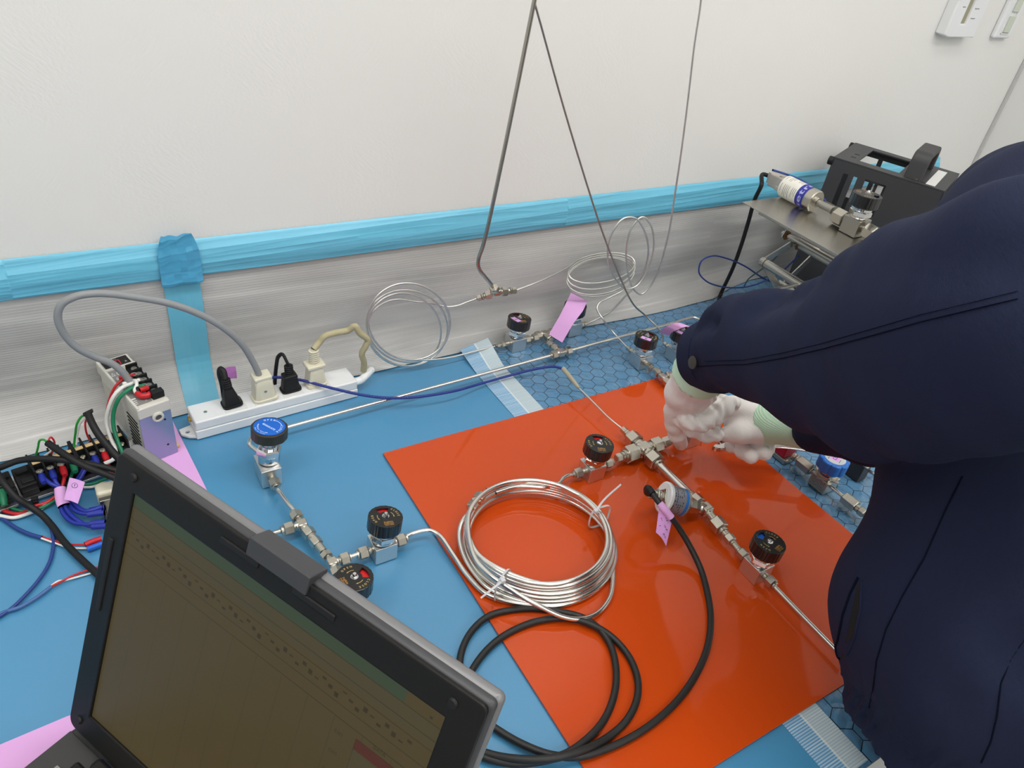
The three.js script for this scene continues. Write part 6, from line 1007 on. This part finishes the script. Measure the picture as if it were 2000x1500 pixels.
    if (dt < 0.06) {
      const f = p.clone().sub(hem).dot(axisT), q = p.clone().sub(hem), an = Math.atan2(q.dot(SIDE), q.dot(FWD));
      t += 0.004 * N3(p, 6, 3) + 0.005 * Math.sin(an * 7 + f * 9 + 2.5 * N3(p, 4, 6)) * Math.min(1, Math.max(0, (f + 0.30) / 0.25));
      const g = Math.exp(-Math.pow((f - 0.012) / 0.034, 2)); t += g * (0.006 * Math.sin(an * 40 + 6 * N3(p, 12, 1)) * (0.6 + 0.8 * N3(p, 18, 4)) + 0.007);
      t += dent(V4, p, 0.019, 0.026) + dent(V5, p, 0.022, 0.026) + dent(V6, p, 0.012, 0.018) + dent(V7, p, 0.014, 0.022);
      t = Math.max(t, f - 0.045);
    }
    const b = sr(p) + 0.003 * N3(p, 10, 7);
    return smin(smin(smin(t, yo(p), 0.05), b, 0.02), a, 0.012);
  };
  const person = new THREE.Group(); person.name = 'person'; scene.add(person);
  tag(person, 'person in a navy work jacket and white gloves leaning over the bench with two wrenches', 'person');
  const allP = [...SL, ...SR, ...TO, ...YOKE].map((s) => s[0]);
  let [lo, hi] = boundsOf(allP, 0.19);
  const jm = mesh('jacket', nets(jacket, lo, hi, 0.0072), navy, person);
  // body: one continuous skin from head to feet, mostly inside the clothes
  const neck = D(2200, 400, 0.66), hc = D(2400, 150, 0.62), pel = V(0.735, -0.02, 1.030);
  const hipL = pel.clone().addScaledVector(SIDE, -0.095), hipR = pel.clone().addScaledVector(SIDE, 0.095);
  const legs = [hipL, hipR].map((h, i) => [h, V(h.x + (i ? 0.01 : -0.01), -0.33, h.z + 0.01), V(h.x + (i ? 0.01 : -0.01), -0.67, h.z + 0.05)]);
  const head = (() => { const fw = FWD.clone().add(V(0, -0.55, 0)).normalize(), uq = YP.clone().addScaledVector(fw, -fw.y).normalize(), rt = fw.clone().cross(uq), q = V(0, 0, 0);
    const el = (c, a, b, d2) => (p) => { q.copy(p).sub(c); const x = q.dot(rt) / a, y = q.dot(uq) / b, z = q.dot(fw) / d2, l = Math.sqrt(x * x + y * y + z * z); return (l - 1) * Math.min(a, b, d2); };
    const at = (x, y, z) => hc.clone().addScaledVector(rt, x).addScaledVector(uq, y).addScaledVector(fw, z);
    const parts = [el(hc, 0.076, 0.11, 0.092), el(at(0, -0.065, 0.03), 0.055, 0.055, 0.06), el(at(0, -0.02, 0.095), 0.013, 0.024, 0.018), el(at(0.078, -0.01, -0.005), 0.008, 0.03, 0.018), el(at(-0.078, -0.01, -0.005), 0.008, 0.03, 0.018), el(at(0, -0.062, 0.083), 0.022, 0.008, 0.010)];
    const eyes = [el(at(0.031, 0.004, 0.088), 0.016, 0.010, 0.010), el(at(-0.031, 0.004, 0.088), 0.016, 0.010, 0.010)];
    return { f: (p) => { let d = parts[0](p); for (const e of parts.slice(1)) d = smin(d, e(p), 0.014); for (const e of eyes) d = Math.max(d, -e(p)); return d; }, hair: (p) => Math.max(el(at(0, 0.012, -0.006), 0.086, 0.118, 0.102)(p), -(q.copy(p).sub(hc).dot(uq) - 0.0 * 1) - 0.03 + Math.max(0, q.dot(fw)) * 0.9 - 0.02), eye: [at(0.031, 0.004, 0.082), at(-0.031, 0.004, 0.082)] };
  })();
  const skinParts = [chain([[neck.clone().add(V(0, -0.05, 0)), 0.055], [hc.clone().add(V(0, -0.05, 0)).addScaledVector(FWD, -0.03), 0.052]]), chain(TO.map(([c, a]) => [c, a * 0.62])), chain([[TO[5][0], 0.085], [pel, 0.10]]), chain(YOKE.map(([c, r]) => [c, r * 0.6])), chain([[SL[8][0], 0.05], [SL[5][0], 0.043], [SL[4][0], 0.038], [SL[0][0], 0.028], [D(1360, 735, 1.045), 0.026]]), chain([[SR[4][0], 0.048], [SR[2][0], 0.036], [SR[1][0], 0.026], [SR[0][0], 0.020], [D(1535, 832, 1.13), 0.018]]), ...legs.map((l) => chain([[l[0], 0.075], [l[1], 0.05], [l[2], 0.035]]))];
  const body = (p) => { let d = head.f(p); for (const f of skinParts) d = smin(d, f(p), 0.02); return d; };
  [lo, hi] = boundsOf([...allP, hc, ...legs.flat()], 0.13);
  mesh('body', nets(body, lo, hi, 0.011), skin, person);
  mesh('hair', nets(head.hair, hc.clone().subScalar(0.15), hc.clone().addScalar(0.15), 0.008), hairMat, person);
  for (const e of head.eye) mesh('eye', new THREE.SphereGeometry(0.0115, 20, 14).translate(e.x, e.y, e.z), std(lin(0.55, 0.53, 0.50), 0.2), person);
  // trousers and shoes
  const tr = [chain([[TO[5][0].clone().addScaledVector(axisT, 0.015).addScaledVector(FWD, -0.012), 0.112, 0.12, FWD], [pel, 0.135, 0.15, FWD]], 0.03), ...legs.map((l) => chain([[l[0], 0.098], [l[1], 0.075], [l[2], 0.068]], 0.02))];
  const trousers = (p) => { let d = 1e3; for (const f of tr) d = smin(d, f(p), 0.03); return d + 0.004 * N3(p, 9, 4); };
  [lo, hi] = boundsOf([TO[5][0], pel, ...legs.flat()], 0.17);
  mesh('trousers', nets(trousers, lo, hi, 0.010), phys(lin(0.018, 0.016, 0.028), 0.75, { specularIntensity: 0.25, bumpMap: twill, bumpScale: 0.0003 }), person);
  for (const l of legs) mesh('shoe', nets(chain([[l[2].clone().setY(-0.705), 0.044], [l[2].clone().addScaledVector(FWD, 0.13).setY(-0.712), 0.037]]), l[2].clone().add(V(-0.2, -0.1, -0.2)), l[2].clone().add(V(0.2, 0.1, 0.2)), 0.009), M.matteblack, person);
  // gloves
  const HL = [[D(1392, 705, 1.00), 0.034], [D(1362, 735, 1.045), 0.035], [D(1347, 768, 1.08), 0.036, 0.026], [D(1335, 797, 1.108), 0.032, 0.024]];
  const fl = [chain([[HL[0][0], 0.032], [HL[1][0], 0.033]], 0.01), chain([[HL[1][0], 0.033, 0.029, RIGHT], [D(1350, 765, 1.078), 0.034, 0.023, RIGHT], [D(1340, 795, 1.105), 0.0315, 0.019, RIGHT]], 0.02),
    chain([[D(1314, 800, 1.112), 0.0140], [D(1317, 828, 1.140), 0.0135], [D(1322, 848, 1.160), 0.0125], [T(1330, 866, 0.026), 0.0113]], 0.006),
    chain([[D(1334, 818, 1.112), 0.0150], [D(1353, 837, 1.122), 0.0128], [D(1380, 848, 1.124), 0.0118], [D(1401, 850, 1.120), 0.0105]], 0.006),
    chain([[D(1342, 818, 1.098), 0.0140], [D(1356, 826, 1.094), 0.0118], [D(1375, 827, 1.092), 0.0112], [D(1398, 815, 1.092), 0.0112], [D(1417, 797, 1.092), 0.0108], [D(1426, 785, 1.094), 0.0100]], 0.007),
    chain([[D(1345, 808, 1.100), 0.0150], [D(1372, 810, 1.106), 0.0122], [D(1395, 800, 1.110), 0.0118], [D(1412, 784, 1.112), 0.0112]], 0.007),
    chain([[D(1350, 805, 1.125), 0.0130], [D(1392, 808, 1.130), 0.0115], [D(1424, 798, 1.125), 0.0112], [D(1434, 786, 1.115), 0.0105]], 0.006)];
  const creaseL = (p) => { const q = p.clone().sub(D(1385, 812, 1.10)), a = q.dot(RIGHT), b = q.dot(UP); return 0.0026 * Math.sin(a * 330 + b * 150 + 5 * N3(p, 40, 2)) * Math.exp(-(a * a + b * b) / 0.0011); };
  const gl = (p) => { let d = smin(fl[0](p), fl[1](p), 0.01); for (const f of fl.slice(2)) d = smin(d, f(p), 0.0035); return d + creaseL(p) + 0.0007 * N3(p, 60, 1); };
  const gpL = [HL[0][0], HL[1][0], D(1296, 790, 1.1), T(1327, 864, 0.026), D(1400, 853, 1.122), D(1431, 780, 1.12), D(1385, 800, 1.15)];
  [lo, hi] = boundsOf(gpL, 0.03);
  const wristL = dirTo(HL[0][0], HL[2][0]), cut = D(1346, 730, 1.047);
  const gL = mesh('glove', nets((p) => Math.max(gl(p), -(p.clone().sub(cut).dot(wristL)) - 0.016), lo, hi, 0.0027), gloveMat, person);
  gL.userData.label = 'white knit glove on the left hand';
  mesh('cuff', nets((p) => Math.max(chain([[D(1398, 700, 0.99), 0.0355], [HL[1][0], 0.0365], [D(1351, 760, 1.073), 0.0372, 0.031, RIGHT]], 0.01)(p), p.clone().sub(cut).dot(wristL) + 0.004 + 0.002 * N3(p, 40)), lo.clone().subScalar(0.02), hi.clone().addScalar(0.03), 0.0034), cuffMat, gL).userData.label = 'pale green knit cuff';
  const fr = [chain([[D(1552, 834, 1.125), 0.026], [D(1505, 826, 1.14), 0.0292, 0.022, UP], [D(1462, 823, 1.152), 0.0318, 0.022, UP]], 0.015), chain([[D(1478, 812, 1.148), 0.021], [D(1453, 801, 1.150), 0.0180], [D(1437, 815, 1.158), 0.0130], [D(1428, 830, 1.165), 0.0118]], 0.01),
    chain([[D(1475, 842, 1.138), 0.019], [D(1445, 845, 1.138), 0.0155], [D(1418, 848, 1.142), 0.0122]], 0.01),
    chain([[D(1450, 836, 1.175), 0.014], [D(1446, 862, 1.182), 0.0140], [D(1452, 880, 1.168), 0.0135], [D(1466, 890, 1.150), 0.0128]], 0.005),
    chain([[D(1474, 836, 1.172), 0.0135], [D(1474, 864, 1.174), 0.0135], [D(1484, 878, 1.157), 0.0130], [D(1493, 885, 1.143), 0.0120]], 0.005),
    chain([[D(1494, 838, 1.168), 0.013], [D(1502, 862, 1.163), 0.0125], [D(1513, 871, 1.148), 0.0118], [D(1523, 874, 1.140), 0.0105]], 0.005),
    chain([[D(1446, 836, 1.185), 0.011], [D(1432, 862, 1.185), 0.0108], [D(1426, 873, 1.175), 0.0098]], 0.005)];
  const gr = (p) => { let d = Math.min(smin(smin(fr[0](p), fr[1](p), 0.010), fr[2](p), 0.010)); for (const f of fr.slice(3)) d = smin(d, f(p), 0.0028); return d + 0.0007 * N3(p, 60, 5); };
  const gpR = [D(1560, 835, 1.12), D(1412, 849, 1.15), D(1450, 790, 1.155), D(1468, 896, 1.155), D(1522, 878, 1.147), D(1450, 860, 1.19)];
  [lo, hi] = boundsOf(gpR, 0.03);
  const axR = dirTo(D(1548, 834, 1.125), D(1462, 826, 1.152)), cutR = D(1474, 828, 1.148);
  const gR = mesh('glove', nets((p) => Math.max(gr(p), -(p.clone().sub(D(1515, 832, 1.135)).dot(axR))), lo, hi, 0.0027), gloveMat, person);
  gR.userData.label = 'white knit glove on the right hand';
  mesh('cuff', nets((p) => Math.max(chain([[D(1575, 842, 1.115), 0.0262], [D(1548, 834, 1.125), 0.0262], [D(1500, 826, 1.14), 0.0300, 0.0234, UP], [D(1460, 823, 1.152), 0.0325, 0.0234, UP]], 0.015)(p), p.clone().sub(cutR).dot(axR)), lo.clone().subScalar(0.02), hi.clone().addScalar(0.03), 0.0032), cuffMat, gR).userData.label = 'pale green knit cuff';
  // sewn details: points found on the cloth by walking along a sight line
  const hit = (px, py, lift = 0) => { const d = ray(px, py).normalize(), p = CAMPOS.clone().addScaledVector(d, 0.25); for (let i = 0; i < 120; i++) { const s = jacket(p) - lift; if (s < 0.0004) return p; p.addScaledVector(d, Math.max(0.0004, s * 0.7)); if (p.distanceTo(CAMPOS) > 1.1) return null; } return null; };
  const along = (pts, n) => { const o = []; for (let i = 0; i < pts.length - 1; i++) for (let k = 0; k < n; k++) { const f = k / n; o.push(hit(pts[i][0] + (pts[i + 1][0] - pts[i][0]) * f, pts[i][1] + (pts[i + 1][1] - pts[i][1]) * f)); } return o.filter(Boolean); };
  const seam = (pts, r, mat = navyDark, flat = 0.5) => mesh('seam', sweep(along(pts, 5), r, { radial: 6, flat }), mat, jm);
  seam([[1362, 716], [1400, 713], [1452, 712], [1520, 701], [1600, 683], [1700, 656], [1800, 628], [1900, 604], [2010, 578]], 0.0008);
  seam([[1375, 706], [1452, 703], [1520, 691], [1600, 672], [1700, 643], [1800, 614], [1900, 590], [2010, 563]], 0.0004);
  seam([[1880, 930], [1845, 1000], [1805, 1090], [1762, 1165], [1730, 1230], [1712, 1290], [1705, 1345], [1694, 1400]], 0.0008);
  seam([[2010, 1235], [1975, 1285], [1955, 1335], [1947, 1400], [1935, 1450], [1912, 1500]], 0.0008);
  const slit = (pts, mat, name) => { const P = pts.map(([x, y, l]) => hit(x, y, l ?? 0.001) ?? D(x, y, 0.64)); const g = new THREE.BufferGeometry(); const n = P.length / 2, pos = [], idx = []; for (const q of P) pos.push(q.x, q.y, q.z); for (let i = 0; i < n - 1; i++) { idx.push(i, i + 1, n + i, i + 1, n + i + 1, n + i); } g.setAttribute('position', new THREE.Float32BufferAttribute(pos, 3)); g.setAttribute('uv', new THREE.Float32BufferAttribute(new Float32Array(P.length * 2), 2)); g.setIndex(idx); g.computeVertexNormals(); const m2 = mat.clone(); m2.side = THREE.DoubleSide; return mesh(name, g, m2, jm); };
  slit([[1674, 1140], [1664, 1190], [1654, 1240], [1643, 1286], [1682, 1142], [1679, 1190], [1667, 1240], [1648, 1290]], black, 'pocket_opening');
  mesh('pocket_welt', sweep(along([[1676, 1128], [1660, 1160], [1646, 1200], [1636, 1250], [1627, 1276], [1644, 1290]], 4), 0.0014, { radial: 6, flat: 0.6 }), navyDark, jm);
  mesh('pocket_welt', sweep(along([[1683, 1135], [1681, 1190], [1669, 1245], [1650, 1290]], 4), 0.0016, { radial: 6, flat: 0.6 }), navy, jm);
  // cuff of the near sleeve with its press stud
  {
    const c = D(1396, 694, 0.99), ax = axisS.clone().negate(), v = UP.clone().addScaledVector(ax, -UP.dot(ax)).normalize(), t = ax.clone().cross(v);
    const f = (u, w) => { const a = u * 6.28318, ov = u > 0.98 ? 0.002 : 0; return c.clone().addScaledVector(ax, w * 0.033 - 0.010).addScaledVector(v, (0.0485 + ov + 0.003 * Math.sin(a * 3)) * Math.cos(a)).addScaledVector(t, (0.043 + ov) * Math.sin(a)); };
    mesh('cuff', sheet(f, 60, 6, 0.0035, 0.3, 0.03), navy, jm);
    const s0 = D(1353, 708, 0.948), nd = BACK.clone().multiplyScalar(0.38).addScaledVector(RIGHT, -0.92).normalize();
    mesh('press_stud', aim(lathe([[0, 0], [0.0085, 0], [0.0085, 0.001], [0.006, 0.0022], [0, 0.0026]], 24), s0, nd), std(lin(0.10, 0.085, 0.07), 0.35, 0.7), jm);
  }
  settle(person);
  // tools in the hands
  const w1 = thing('wrench', 'slim steel wrench held edge-on in the right glove', 'wrench');
  const a = T(1400, 866, 0.050), b = T(1470, 866, 0.058), c2 = T(1545, 870, 0.060), e = T(1640, 888, 0.058), chrome = std(lin(0.62, 0.58, 0.56), 0.18, 1);
  const d = dirTo(b, e), n = YP.clone().addScaledVector(d, -d.y).normalize();
  mesh('handle', sweep([b.clone().addScaledVector(d, -0.04), b, c2, e], 0.0095, { radial: 12, flat: 0.22, seg: 20 }), chrome, w1);
  mesh('jaw', basis((() => { const s = new THREE.Shape(); s.absarc(0, 0, 0.016, -0.6, 3.74, false); s.lineTo(-0.007, -0.004); s.lineTo(-0.007, 0.004); s.lineTo(0.007, 0.004); s.lineTo(0.007, -0.004); s.closePath(); const q = new THREE.ExtrudeGeometry(s, { depth: 0.006, bevelEnabled: true, bevelThickness: 0.0008, bevelSize: 0.0008, bevelSegments: 2 }); q.translate(0, 0, -0.003); q.rotateZ(-1.57); return q; })(), a, d, n.clone().cross(d).negate(), n), chrome, w1);
  settle(w1);
  const w2 = thing('wrench', 'steel wrench rising diagonally behind the left glove', 'wrench');
  const g1 = D(1398, 838, 1.145), g2 = D(1385, 800, 1.150), g3 = D(1412, 755, 1.12), dd = dirTo(g2, g3);
  mesh('handle', sweep([g2, g2.clone().lerp(g3, 0.5), g3, g3.clone().addScaledVector(dd, 0.05)], 0.010, { radial: 12, flat: 0.35, seg: 20 }), std(lin(0.30, 0.29, 0.28), 0.3, 1), w2);
  mesh('jaw', merge([box(0.022, 0.007, 0.026, 0.0015, g1.x + 0.006, g1.y - 0.006, g1.z), box(0.008, 0.02, 0.012, 0.001, g1.x + 0.012, g1.y - 0.012, g1.z + 0.008)]), std(lin(0.35, 0.33, 0.32), 0.25, 1), w2);
  settle(w2);
}
scene.traverse((o) => { if (o.isMesh) { o.castShadow = true; o.receiveShadow = true; } });
renderer.render(scene, camera);
